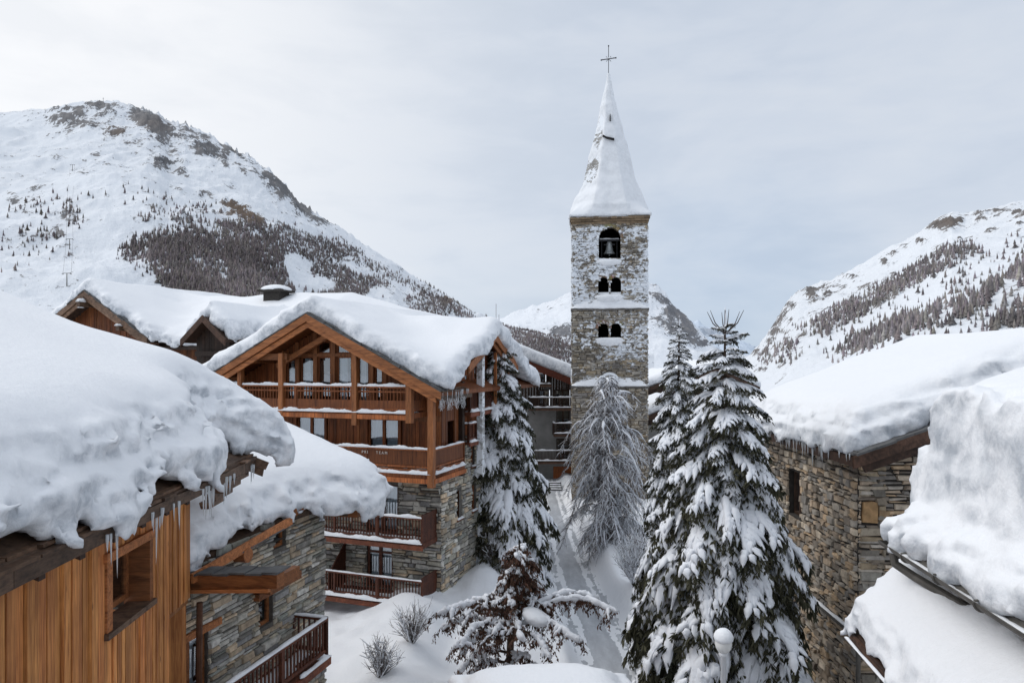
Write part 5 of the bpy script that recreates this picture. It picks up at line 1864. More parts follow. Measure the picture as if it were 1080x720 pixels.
# ================================================================== 8. low roof under the camera
def porch():
    root = empty('garden_shed', (.55, 12.2, 0), R(3), 'low shed roof covered by a rounded snow cushion at the bottom edge', 'shed')
    b = MB()
    planks(b, Frame((0, 0, 0), (-1, 0, 0), (0, 1, 0)), -1.3, 1.3, -.3, 4.85, [], (.15, .22), (.02, .04), .8, .3, 7)
    b.box((0, -2.0, 2.3), (2.6, 3.9, 5.0), 0, .5)
    b.build('board_wall', WOOD_RED, root)
    b = MB()
    b.prism([(-1.6, .4, 4.98), (1.6, .4, 4.98), (1.6, -4.4, 4.78), (-1.6, -4.4, 4.78)], (0, 0, -.12), .8)
    b.build('roof', WOOD_DARK, root)
    snow_blanket('roof_snow', (-2.4, 2.4, -5, 1.2, 4.3, 6.6), .07, lambda x, y: 5.0 + .04 * y, lambda x, y: box2(x, y, -1.65, 1.65, -4.5, .45), lambda x, y: .62 + .08 * np.cos(x * 1.3), SNOW, root, ovh=.15, droop=.12, ktop=.9, kbot=.15, lump=.05, wave=.05, seed=75)
    return root
# ================================================================== trees
def kites(base, d, side, L, W):
    """leaf-shaped quads: base (N,3), direction d, side vector, length, width"""
    p0 = base
    p1 = base + d * (L * .45)[:, None] + side * (W * .5)[:, None]
    p2 = base + d * L[:, None]
    p3 = base + d * (L * .45)[:, None] - side * (W * .5)[:, None]
    V = np.stack([p0, p1, p2, p3], 1).reshape(-1, 3)
    q = np.arange(len(base) * 4).reshape(-1, 4)
    return V, q


def unit(v):
    return v / (np.linalg.norm(v, axis=-1, keepdims=True) + 1e-9)


def frond(r, droop):
    """one spruce branch of length 1 along +x: needle quads, snow lumps, wood"""
    spine = lambda t: np.stack([t * (1 - .10 * droop * t), 0 * t + .05 * np.sin(3 * t + r.uniform(0, 6)), -.42 * droop * t ** 2 + .12 * t * (1 - t)], -1)
    twigs = []
    n = 13
    for s in (-1, 1):
        for i in range(n):
            t = .12 + .84 * (i + r.uniform(.1, .9)) / n
            ln = (.44 * (1 - t) ** .7 + .08) * r.uniform(.75, 1.2) * (0.55 + .45 * min(1, t / .3))
            a = math.radians(r.uniform(28, 50)) * s
            twigs.append((t, ln, a))
    nb, nd, ns, nL, nW = [], [], [], [], []
    SV, SQ = [], []
    off = 0
    def needles(P, D, num, scale):
        side = unit(np.cross(D, [0, 0, 1.0]))
        for k in range(num):
            i = r.integers(0, len(P))
            a = r.uniform(-1, 1)
            d = D[i] * r.uniform(.5, 1.0) + side[i] * a * .9 + np.array([0, 0, r.uniform(-1.0, .12)])
            nb.append(P[i] + r.normal(0, .008, 3))
            d = d / np.linalg.norm(d)
            nd.append(d)
            sv = np.cross(d, r.normal(0, 1, 3))
            ns.append(sv / np.linalg.norm(sv))
            nL.append(r.uniform(.06, .135) * scale)
            nW.append(r.uniform(.018, .036) * scale)
    def snowtube(P, D, w, h):
        nonlocal off
        k = len(P)
        side = unit(np.cross(D, [0, 0, 1.0]))
        ang = np.linspace(0, 2 * np.pi, 7)[:-1]
        tt = np.linspace(0, 1, k)
        env = np.sin(np.pi * np.clip(tt * .9 + .10, 0, 1)) ** .55 * (.75 + .5 * r.random(k))
        env[-1] *= .3
        up = np.array([0, 0, 1.0])
        ring = P[:, None] + side[:, None] * (np.cos(ang) * w)[None, :, None] * env[:, None, None] + up * ((np.sin(ang) * h + h * .55)[None, :, None] * env[:, None, None])
        ring = ring + r.normal(0, .10, ring.shape) * w
        V = ring.reshape(-1, 3)
        m = 6
        q = []
        for i in range(k - 1):
            for j in range(m):
                q.append((off + i * m + j, off + i * m + (j + 1) % m, off + (i + 1) * m + (j + 1) % m, off + (i + 1) * m + j))
        q.append((off, off + 1, off + 2, off + 3)); q.append((off, off + 3, off + 4, off + 5))
        e = off + (k - 1) * m
        q.append((e + 3, e + 2, e + 1, e)); q.append((e + 5, e + 4, e + 3, e))
        SV.append(V); SQ.append(np.array(q))
        off += k * m
    t = np.linspace(.06, 1, 12)
    Ps = spine(t)
    Ds = unit(np.gradient(Ps, axis=0))
    needles(Ps, Ds, 60, 1.0)
    if r.random() < .97: snowtube(spine(np.linspace(.10, .97, 9)), unit(np.gradient(spine(np.linspace(.10, .97, 9)), axis=0)), .078, .05)
    for (tt, ln, a) in twigs:
        o = spine(np.array([tt]))[0]
        dd = unit(np.gradient(spine(np.linspace(max(tt - .02, 0), tt + .02, 3)), axis=0))[1]
        c, s = math.cos(a), math.sin(a)
        d = np.array([dd[0] * c - dd[1] * s, dd[0] * s + dd[1] * c, dd[2] * .8])
        u = np.linspace(0, 1, 6)[:, None]
        P = o + d * ln * u + np.array([0, 0, -1.0]) * (u ** 2) * ln * (.30 + .35 * droop) * r.uniform(.7, 1.3)
        D = unit(np.gradient(P, axis=0))
        needles(P, D, int(9 + 52 * ln), .9)
        if r.random() < .94:
            k = 5 if r.random() < .6 else 4
            snowtube(P[:k], D[:k], r.uniform(.75, 1.3) * (.029 + .074 * ln), .023 + .030 * ln)
    NV, NQ = kites(np.array(nb), np.array(nd), np.array(ns), np.array(nL), np.array(nW))
    WV, WQ = strands(spine(np.linspace(0, .9, 7))[None], np.linspace(.014, .004, 7)[None], 4)
    return (NV, NQ), (np.concatenate(SV), np.concatenate(SQ)), (WV, WQ)


FR = {}
def fronds():
    if not FR:
        r = np.random.default_rng(5)
        for k in range(8):
            FR[k] = frond(r, [.3, .7, .9, 1.15, 1.25, 1.35, 1.0, .8][k])
    return FR


def spruce(X, Y, H, Rb, label, seed=1, lean=0.0, z0=0.0, narrow=.9, bare=0.0, top_spikes=False):
    root = empty('spruce_tree', (X, Y, z0), 0, label, 'spruce', 'snow-laden spruces beside the lane')
    r = np.random.default_rng(seed)
    F = fronds()
    parts = [[[], [], 0] for _ in range(3)]
    def put(k, scale, az, pitch, pos, roll):
        cz, sz, cp, sp = math.cos(az), math.sin(az), math.cos(pitch), math.sin(pitch)
        Rz = np.array([[cz, -sz, 0], [sz, cz, 0], [0, 0, 1]])
        Ry = np.array([[cp, 0, -sp], [0, 1, 0], [sp, 0, cp]])
        cr, sr = math.cos(roll), math.sin(roll)
        Rx = np.array([[1, 0, 0], [0, cr, -sr], [0, sr, cr]])
        M = Rz @ Ry @ Rx
        for i in range(3):
            V, Q = F[k][i]
            sc = scale * np.array([1, 1, 1.0])
            W = (V * sc) @ M.T + pos
            parts[i][0].append(W)
            parts[i][1].append(Q + parts[i][2])
            parts[i][2] += len(V)
    z = .07 * H
    while z < H * .975:
        f = 1 - z / H
        L = Rb * (f ** narrow) * 1.05 + .10
        n = 7 if f > .35 else (6 if f > .15 else 5)
        a0 = r.uniform(0, 6.28)
        for i in range(n):
            az = a0 + 6.283 * i / n + r.uniform(-.28, .28)
            l = L * r.uniform(.72, 1.16)
            pitch = math.radians(np.interp(f, [0, .1, .35, 1], [38, 14, -10, -24]) + r.uniform(-9, 9))
            k = int(r.integers(0, 3)) if f < .12 else int(r.integers(1, 8))
            put(k, l, az, pitch, np.array([0, 0, z + r.uniform(-.12, .12)]), r.uniform(-.25, .25))
        z += max(.16, .285 * (.35 + .65 * f ** .6)) * (H / 12.5)
    names = (('needles', NEEDLE), ('branch_snow', SNOW_TREE), ('branches', BARK))
    for (VV, QQ, _), (nm, mat) in zip(parts, names):
        V = np.concatenate(VV)
        tint = None
        if nm == 'needles':
            tint = np.repeat(np.repeat(r.uniform(.6, 1.3, len(V) // 4), 4)[:, None], 3, 1)
        mesh_np(nm, V, [np.concatenate(QQ)], mat, root, tint, smooth=(nm == 'branch_snow'))
    b = MB()
    b.tube([(0, 0, -.3), (.03, 0, H * .3), (-.02, .02, H * .7), (0, 0, H)], [H * .0155, H * .012, H * .006, .012], 9)
    if top_spikes:
        for i in range(6):
            a = i * 1.05 + .4
            b.tube([(0, 0, H - .55), (.28 * math.cos(a), .28 * math.sin(a), H - .30), (.42 * math.cos(a), .42 * math.sin(a), H - .02)], [.016, .012, .005], 5)
    b.build('trunk', BARK, root)
    b = MB()
    b.tube([(0, 0, H - .55), (.01, 0, H - .2), (0, 0, H + .08)], [.03, .022, .005], 6)
    b.build('leader_snow', SNOW_TREE, root, smooth=True)
    return root


def weeping_larch(X, Y, H, Rb, label, seed=2):
    root = empty('larch_tree', (X, Y, 0), 0, label, 'larch')
    r = np.random.default_rng(seed)
    BP, BR, TP, TR, SP, SR = [], [], [], [], [], []
    K = 8
    n = 230
    for i in range(n):
        z = H * (.12 + .86 * (i + r.random()) / n)
        f = 1 - z / H
        L = Rb * min(1.0, .20 + 1.9 * f ** .8) * r.uniform(.35, 1.12)
        az = r.uniform(0, 6.283)
        u = np.linspace(0, 1, K)
        dr = r.uniform(.15, .95)
        P = np.stack([np.cos(az + .3 * u) * L * (u ** .8), np.sin(az + .3 * u) * L * (u ** .8), z + .7 * L * u * (1 - u) * 1.6 - dr * L * u ** 2.2], 1) + np.cumsum(r.normal(0, .06, (K, 3)), 0) * u[:, None] ** .3
        P[:, 2] = np.maximum(P[:, 2], .15)
        BP.append(P); BR.append(np.linspace(.030, .006, K) * (.5 + f))
        if r.random() < .8:
            k0 = r.integers(0, 3)
            Q = P[k0:k0 + 6] + np.array([0, 0, .03])
            Q = Q[np.linspace(0, len(Q) - 1, K).astype(int)] if len(Q) < K else Q
            Q = np.array([P[0] * 0]) if False else np.stack([np.interp(np.linspace(k0, min(k0 + 5, K - 1), K), np.arange(K), P[:, c]) for c in range(3)], 1)
            Q[:, 2] += .03
            SP.append(Q); SR.append(np.sin(np.linspace(.15, 3.0, K)) * r.uniform(.02, .068) * r.uniform(.5, 1.3, K) + .006)
        m = int(20 + 32 * L)
        for j in range(m):
            t = r.uniform(.15, 1)
            o = np.array([np.interp(t * (K - 1), np.arange(K), P[:, c]) for c in range(3)])
            l = r.uniform(.15, .70) * (.5 + .5 * f) * Rb / 2.4
            d = r.normal(0, .55, 2)
            rad = np.array([math.cos(az), math.sin(az)]) * r.uniform(0, .5)
            v = np.linspace(0, 1, 5)
            T = np.stack([o[0] + (d[0] + rad[0]) * l * v, o[1] + (d[1] + rad[1]) * l * v, o[2] - l * (.15 * v + .85 * v ** 1.5)], 1)
            T[:, 2] = np.maximum(T[:, 2], .1)
            TP.append(T); TR.append(np.linspace(.011, .004, 5) * r.uniform(.7, 1.4))
    V, q = strands(np.array(BP), np.array(BR), 5)
    mesh_np('branches', V, [q], BARK_GREY, root)
    TP, TR = np.array(TP), np.array(TR)
    sel = r.random(len(TP)) < .48
    V, q = strands(TP[~sel], TR[~sel] * 1.05, 3)
    mesh_np('twigs', V, [q], BARK_GREY, root)
    V, q = strands(TP[sel], TR[sel] * 1.8, 3)
    mesh_np('frosted_twigs', V, [q], SNOW_TREE, root)
    V, q = strands(np.array(SP), np.array(SR), 6)
    mesh_np('branch_snow', V, [q], SNOW_TREE, root, smooth=True)
    b = MB()
    b.tube([(0, 0, -.3), (.05, 0, H * .4), (-.03, .05, H * .75), (0, 0, H)], [.17, .13, .07, .02], 10)
    b.build('trunk', BARK, root)
    return root


def withered_tree(X, Y, label, seed=4):
    """wide low tree with drooping arms, withered brown leaves and snow"""
    root = empty('broadleaf_tree', (X, Y, 0), 0, label, 'tree')
    r = np.random.default_rng(seed)
    arms = []      # each arm: polyline
    def arm(p0, az, L, rise, drop, n=14):
        u = np.linspace(0, 1, n)
        wob = .12 * np.sin(u * 7 + r.uniform(0, 6)) * u
        return np.stack([p0[0] + np.cos(az) * L * u - np.sin(az) * wob * L * .5, p0[1] + np.sin(az) * L * u + np.cos(az) * wob * L * .5, p0[2] + rise * np.sin(np.minimum(u * 1.9, 1.57)) - drop * np.maximum(u - .35, 0) ** 1.6], 1)
    spec = []
    # wide arms left and right, shorter ones fore and aft
    for az, L, z, rise, drop in ((3.25, 2.1, 3.7, .55, .9), (3.0, 1.9, 3.3, .45, 1.0), (2.5, 1.6, 3.6, .5, .9), (3.8, 1.8, 3.4, .4, 1.1),
                                 (-.12, 3.2, 3.5, .85, 1.0), (.12, 2.8, 3.4, .95, .8), (-.5, 2.4, 3.3, .6, 1.0), (.55, 2.2, 3.6, .5, 1.0),
                                 (-1.3, 1.5, 3.5, .35, .9), (-1.9, 1.4, 3.4, .3, .9), (1.3, 1.4, 3.7, .5, .8), (2.0, 1.5, 3.6, .5, .8), (-.9, 1.9, 3.2, .4, 1.1), (-2.4, 1.7, 3.1, .4, 1.0),
                                 (3.6, 1.5, 2.6, .3, 1.2), (-2.7, 1.3, 2.3, .2, 1.0), (-1.7, 1.1, 2.4, .2, .8), (-.6, 1.3, 2.5, .25, .9)):
        arms.append(arm((0, 0, z), az + r.uniform(-.1, .1), L, rise, drop))
    for i in range(46):              # the pointed middle
        z = 3.7 + 2.0 * (i / 46) ** .9
        L = (1.12 * (1 - (z - 3.6) / 2.35) + .12) * r.uniform(.7, 1.15)
        arms.append(arm((.35, .1, z), r.uniform(0, 6.283), L, .10 * L, .85 * L, 14))
    subs = []
    for A in arms:
        L = np.linalg.norm(A[-1] - A[0])
        for j in range(int(4 + 5 * L)):
            t = r.uniform(.25, .98)
            o = np.array([np.interp(t * 13, np.arange(14), A[:, c]) for c in range(3)])
            az = r.uniform(0, 6.283)
            l = r.uniform(.25, .7) * min(1, .55 + .3 * L)
            u = np.linspace(0, 1, 14)
            subs.append(np.stack([o[0] + np.cos(az) * l * u * .75, o[1] + np.sin(az) * l * u * .75, o[2] + .22 * l * u - (1.0 * l) * u ** 2], 1))
    arms_a = np.array(arms)
    subs_a = np.array(subs)
    RA = np.stack([np.linspace(.045 if np.linalg.norm(a[-1] - a[0]) > 1.2 else .018, .008, 14) for a in arms])
    V1, q1 = strands(arms_a, RA, 6)
    V2, q2 = strands(subs_a, np.tile(np.linspace(.010, .003, 14), (len(subs), 1)), 3)
    mesh_np('branches', np.concatenate([V1, V2]), [np.concatenate([q1, q2 + len(V1)])], BARK, root)
    # leaves hang in bunches
    B, D, S, Ls, W = [], [], [], [], []
    for A, num in [(a, int(40 + 60 * np.linalg.norm(a[-1] - a[0]))) for a in arms] + [(s, 34) for s in subs]:
        t = r.uniform(.2, 1, num) * 13
        P = np.stack([np.interp(t, np.arange(14), A[:, c]) for c in range(3)], 1) + r.normal(0, .035, (num, 3))
        d = unit(np.stack([r.normal(0, .45, num), r.normal(0, .45, num), -np.abs(r.normal(.9, .3, num))], 1))
        B.append(P); D.append(d)
        S.append(unit(np.cross(d, r.normal(0, 1, (num, 3)))))
        Ls.append(r.uniform(.07, .17, num)); W.append(r.uniform(.025, .055, num))
    B, D, S, Ls, W = (np.concatenate(x) for x in (B, D, S, Ls, W))
    V, q = kites(B, D, S, Ls, W)
    t = np.repeat(r.uniform(.5, 1.5, len(B)), 4)
    mesh_np('leaves', V, [q], LEAF_BROWN, root, np.stack([t, t * np.repeat(r.uniform(.85, 1.05, len(B)), 4), t * .95], 1))
    # snow caught along the upper sides
    SP, SR = [], []
    for A in arms:
        L = np.linalg.norm(A[-1] - A[0])
        big = L > 1.2
        for j in range(int(2 + 3.2 * L) if big else 2):
            a = r.uniform(0.1, .85); e = min(a + r.uniform(.10, .34), 1)
            t = np.linspace(a, e, 8) * 13
            P = np.stack([np.interp(t, np.arange(14), A[:, c]) for c in range(3)], 1)
            P[:, 2] += .03
            SP.append(P + r.normal(0, .022, P.shape)); SR.append((np.sin(np.linspace(.2, 2.95, 8)) ** .7) * (r.uniform(.05, .10) if big else r.uniform(.03, .06)) * r.uniform(.7, 1.25, 8) + .01)
    for s in subs:
        if r.random() < .68:
            t = np.linspace(0, r.uniform(.45, .85), 8) * 13
            P = np.stack([np.interp(t, np.arange(14), s[:, c]) for c in range(3)], 1)
            P[:, 2] += .02
            SP.append(P + r.normal(0, .016, P.shape)); SR.append((np.sin(np.linspace(.2, 2.95, 8)) ** .7) * r.uniform(.026, .062) * r.uniform(.7, 1.25, 8) + .006)
    V, q = strands(np.array(SP), np.array(SR), 7)
    mesh_np('branch_snow', V, [q], SNOW_TREE, root, smooth=True)
    snow_blob('snow_heap', (.2, 1.5, -1.2, .3, 3.3, 4.4), .05, lambda X_, Y_, Z_: (np.sqrt(((X_ - .85) / .42) ** 2 + ((Y_ + .45) / .5) ** 2 + ((Z_ - 3.8 + .35 * (X_ - .85)) / .22) ** 2) - 1) * .25, SNOW_SOFT, root, .07, .35, 4)
    b = MB()
    b.tube([(.1, .1, -.3), (.05, .05, 1.6), (.12, 0, 3.2), (.3, .08, 4.6), (.36, .1, 5.75)], [.15, .12, .10, .05, .012], 10)
    b.build('trunk', BARK, root)
    return root


def shrub(X, Y, z, h, w, label, seed, snowy=.35, n=60):
    z = float(ground_h(np.array([X]), np.array([Y]))[0]) - .05
    root = empty('shrub', (X, Y, z), 0, label, 'shrub', 'bare shrubs in the snow')
    r = np.random.default_rng(seed)
    P, Rr = [], []
    for i in range(n):
        az = r.uniform(0, 6.283)
        l = h * r.uniform(.5, 1.1)
        sp = r.uniform(.1, 1) * w
        u = np.linspace(0, 1, 7)
        A = np.stack([np.cos(az) * sp * u ** 1.2 + .04 * r.normal(0, 1, 7).cumsum() * h * .3, np.sin(az) * sp * u ** 1.2 + .04 * r.normal(0, 1, 7).cumsum() * h * .3, l * u - .1], 1)
        P.append(A); Rr.append(np.linspace(.012, .004, 7))
        for j in range(5):
            t = r.uniform(.3, .9)
            o = np.array([np.interp(t * 6, np.arange(7), A[:, c]) for c in range(3)])
            d = unit(np.array([r.normal(), r.normal(), abs(r.normal()) + .3])) * r.uniform(.15, .4) * h
            P.append(o + d * u[:, None]); Rr.append(np.linspace(.007, .003, 7))
    P, Rr = np.array(P), np.array(Rr)
    V, q = strands(P, Rr, 3)
    mesh_np('branches', V, [q], BARK_GREY, root)
    sel = r.random(len(P)) < snowy
    V, q = strands(P[sel][:, 1:6] + [0, 0, .012], Rr[sel][:, 1:6] * 2.6, 5)
    mesh_np('branch_snow', V, [q], SNOW_TREE, root, smooth=True)
    return root
# ================================================================== ground and lane
LX = lambda y: 3.35 + .28 * np.sin((y - 20) * .07) * np.exp(-np.abs(y - 30) / 40)
def ground_h(x, y):
    lx = np.interp(y, [0, 25, 37, 50, 62, 80, 200], [3.9, 3.6, 3.15, 3.2, 3.35, 3.3, 3.3])
    d = x - lx
    bank = np.interp(y, [0, 20, 40, 60, 75, 90], [.6, .75, .7, .55, .35, .2])
    h = bank * sstep(.95, 1.85, np.abs(d)) + .22 * bank * np.exp(-((np.abs(d) - 1.75) / .35) ** 2)
    far = sstep(1.5, 5, np.abs(d))
    h = h + far * (.35 + .8 * fbm(x * .27, y * .27, 0, 4, 51)) * sstep(95, 60, y)
    # snow heaped against the big chalet and down its slope
    h = h + 1.0 * np.exp(-(((x + 3.6) / 2.6) ** 2 + ((y - 27.3) / 3.4) ** 2)) * sstep(.9, 2.6, np.abs(d)) + .7 * np.exp(-(((x + 1.2) / 1.0) ** 2 + ((y - 29.5) / 3.0) ** 2))
    h = h + .5 * np.exp(-(((x + 3.3) / 1.0) ** 2 + ((y - 21.5) / 2.0) ** 2)) - .45 * np.exp(-(((x + 2.2) / .7) ** 2 + ((y - 24.2) / 2.2) ** 2))
    # mounds at the feet of the trees
    for (cx, cy, a, s) in ((.05, 33, .5, 1.6), (5.6, 37, .7, 1.8), (6.0, 24, .6, 1.8), (5.6, 30, .55, 1.6), (4.85, 15.6, .4, 1.6), (0, 20, .3, 1.4), (6.2, 44, .6, 2), (0.9, 42, .5, 1.3)):
        h = h + a * np.exp(-((x - cx) ** 2 + (y - cy) ** 2) / (s * s)) * sstep(1.0, 2.0, np.abs(d))
    h = h + (.05 * fbm(x * 1.1, y * 1.1, 0, 3, 52) + .02 * fbm(x * 4, y * 4, 0, 2, 53)) * sstep(.6, 1.4, np.abs(d)) * sstep(150, 70, y)
    return h * sstep(220, 110, y)


def ground():
    xs = np.concatenate([-np.geomspace(3000, 16, 26), np.arange(-15.5, 16, .16), np.geomspace(16.5, 3000, 26)])
    ys = np.concatenate([-np.geomspace(400, 1, 10), np.arange(1, 14, .5), np.arange(14, 70, .17), np.geomspace(70.3, 4500, 60)])
    X, Y = np.meshgrid(xs, ys, indexing='ij')
    Z = ground_h(X, Y)
    V = np.stack([X, Y, Z], -1).reshape(-1, 3)
    nx, ny = X.shape
    i = np.arange(nx * ny).reshape(nx, ny)
    q = np.stack([i[:-1, :-1], i[1:, :-1], i[1:, 1:], i[:-1, 1:]], -1).reshape(-1, 4)
    tag(mesh_np('snowy_ground', V, [q], mat_snow('snow_ground', facemix=.45), None, smooth=True), kind='structure')
    # packed snow of the lane, with wheel ruts
    ys = np.arange(14, 74, .14)
    us = np.linspace(-1.25, 1.25, 46)
    U, Y = np.meshgrid(us, ys, indexing='ij')
    lx = np.interp(Y, [0, 25, 37, 50, 62, 80, 200], [3.9, 3.6, 3.15, 3.2, 3.35, 3.3, 3.3])
    w = np.interp(Y, [14, 25, 37, 50, 70], [1.25, 1.2, 1.12, .92, .85])
    X = lx + U * w * (1 + .06 * fbm(Y * .8, 0, 0, 2, 6))
    Z = ground_h(X, Y) + .03 + .02 * np.cos(U * 3.1) - .045 * np.exp(-((np.abs(U) - .55) / .16) ** 2) + .035 * fbm(X * 3, Y * 1.4, 0, 3, 8) + .022 * fbm(X * 9, Y * 9, 0, 2, 9)
    edge = sstep(.86, 1.2, np.abs(U))
    Z = Z - .05 * edge
    V = np.stack([X, Y, Z], -1).reshape(-1, 3)
    nx, ny = X.shape
    i = np.arange(nx * ny).reshape(nx, ny)
    q = np.stack([i[:-1, :-1], i[1:, :-1], i[1:, 1:], i[:-1, 1:]], -1).reshape(-1, 4)
    m, nt, b = new_mat('packed_snow')
    g = NG(nt)
    co = g.coord('Object', (1.4, .35, 1))
    n1 = g.noise(co, 1.6, 5, .6)
    n2 = g.noise(g.coord('Object'), 9, 4, .6)
    col = g.ramp(n1, [(.3, (.40, .415, .44)), (.5, (.49, .51, .54)), (.72, (.63, .65, .68))])
    col = g.mix(g.maprange(n2, .45, .75, 0, .35), col, (.36, .36, .37))
    g.put(b.inputs['Base Color'], col)
    b.inputs['Roughness'].default_value = .55
    g.bump(b, n2, .35, .03)
    tag(mesh_np('lane', V, [q], m, None, smooth=True), kind='structure')
    # a few snowy steps where the lane climbs
    root = empty('stone_steps', (3.45, 60, 0), 0, 'short flight of snow-dusted stone steps at the far end of the lane', 'steps')
    for k in range(4):
        b = MB()
        b.box((0, .45 * k, .06 + .12 * k), (1.9, .5, .14), 0, (.8, .8, .8))
        s = b.build('step', SLATE, root)
        b = MB()
        snow_strip(b, [(-.9, .45 * k + .05, .13 + .12 * k), (.9, .45 * k + .05, .13 + .12 * k)], .42, .07, k, cover=.9)
        b.build('step_snow', SNOW_SOFT, s, smooth=True)


# ================================================================== mountains
def in_poly(px, py, poly, soft=4):
    d = poly2(px, py, poly)
    return sstep(soft, -soft, d)


def ell(px, py, e):
    cx, cy, rx, ry, s = e[:5]
    a = math.radians(e[5]) if len(e) > 5 else 0
    dx, dy = px - cx, py - cy
    u, v = dx * math.cos(a) + dy * math.sin(a), -dx * math.sin(a) + dy * math.cos(a)
    return s * np.exp(-((u / rx) ** 2 + (v / ry) ** 2))


def mountain(name, ridge, footD, nS, nV, mat, rocks=(), base=.1, ridge_rock=.12, rugged=1.0, seed=1, brown=(), p=1.15, jag=1.0, amp=22, scale=170, foot_py=383):
    ridge = np.array(ridge, float)
    s = np.linspace(0, 1, nS)
    t = np.interp(s, np.linspace(0, 1, len(ridge)), np.arange(len(ridge)))
    px = np.interp(t, np.arange(len(ridge)), ridge[:, 0])
    py = np.interp(t, np.arange(len(ridge)), ridge[:, 1])
    DR = np.interp(t, np.arange(len(ridge)), ridge[:, 2])
    k = np.ones(5) / 5
    pys = py
    crag = np.interp(px, [20, 70, 110, 200, 330, 400], [.3, 1, 1.6, 2.2, 2.0, .6]) if name == 'left_mountain' else 1.0
    py = py + jag * (1.6 * fbm(px * .06, 0, 0, 3, seed) - crag * (3.0 * np.maximum(0, fbm(px * .13, 3, 0, 4, seed + 1, ridge=True)) + .9 * fbm(px * .5, 7, 0, 2, seed + 2) - .6))
    if np.isscalar(footD): footD = np.full(nS, footD)
    v = np.concatenate([np.linspace(-.10, 0, 6)[:-1], np.linspace(0, 1, nV)])
    vc = np.clip(v, 0, 1)
    PX, Vv = np.meshgrid(px, v, indexing='ij')
    PY0 = pys[:, None] + (py - pys)[:, None] * np.exp(-vc / .035)[None, :]
    Dr = np.repeat(DR[:, None], len(v), 1)
    Vc = np.clip(Vv, 0, 1)
    Df = np.repeat(footD[:, None], len(v), 1)
    D = Dr * (1 - Vc) + Df * Vc
    Zr = EYE + (HOR - PY0) / FOC * Dr
    Z = Zr * (1 - Vc) ** p - 3 * Vc
    back = np.maximum(-Vv, 0) / .10
    D = D + back * 260
    Z = Z - back * 150
    X = (PX - 540) / FOC * (Dr * (1 - Vc) + Df * Vc + back * 120)
    env = sstep(0, .10, Vc) * sstep(1.0, .8, Vc) + .12
    r = fbm(X / scale, D / scale, Z / scale, 6, seed + 5, .5)
    rr = fbm(X / scale * 1.6, D / scale * 1.6, Z / scale * 1.6, 6, seed + 9, .55, ridge=True)
    Z = Z + env * amp * (r * 1.1 + rugged * .55 * rr)
    # where each point lies in the picture of the slope, used only to say which crags and screes lie where
    qx, qy = 540 + X / D * FOC, HOR - (Z - EYE) / D * FOC
    rock = base + ridge_rock * np.exp(-Vc / .12) + .18 * rr
    spk = fbm(qx * .11, qy * .16, 0, 4, seed + 61, .6)
    for e in rocks: rock = rock + ell(qx, qy, e) * (1.5 + 1.3 * spk)
    bw = np.zeros_like(rock)
    for e in brown: bw = bw + ell(qx, qy, e)
    rough = sstep(.35, .7, rock) * env
    Z = Z + rough * amp * .28 * fbm(X / scale * 9, D / scale * 9, Z / scale * 9, 4, seed + 13, .6, ridge=True)
    V = np.stack([X, D, Z], -1).reshape(-1, 3)
    nx, ny = X.shape
    i = np.arange(nx * ny).reshape(nx, ny)
    q = np.stack([i[:-1, :-1], i[:-1, 1:], i[1:, 1:], i[1:, :-1]], -1).reshape(-1, 4)
    tint = np.stack([rock, np.clip(bw, 0, 1), 0 * rock], -1).reshape(-1, 3)
    o = tag(mesh_np(name, V, [q], mat, None, tint, smooth=True), kind='structure')
    return dict(X=X, D=D, Z=Z, qx=qx, qy=qy, V=Vc, back=back)


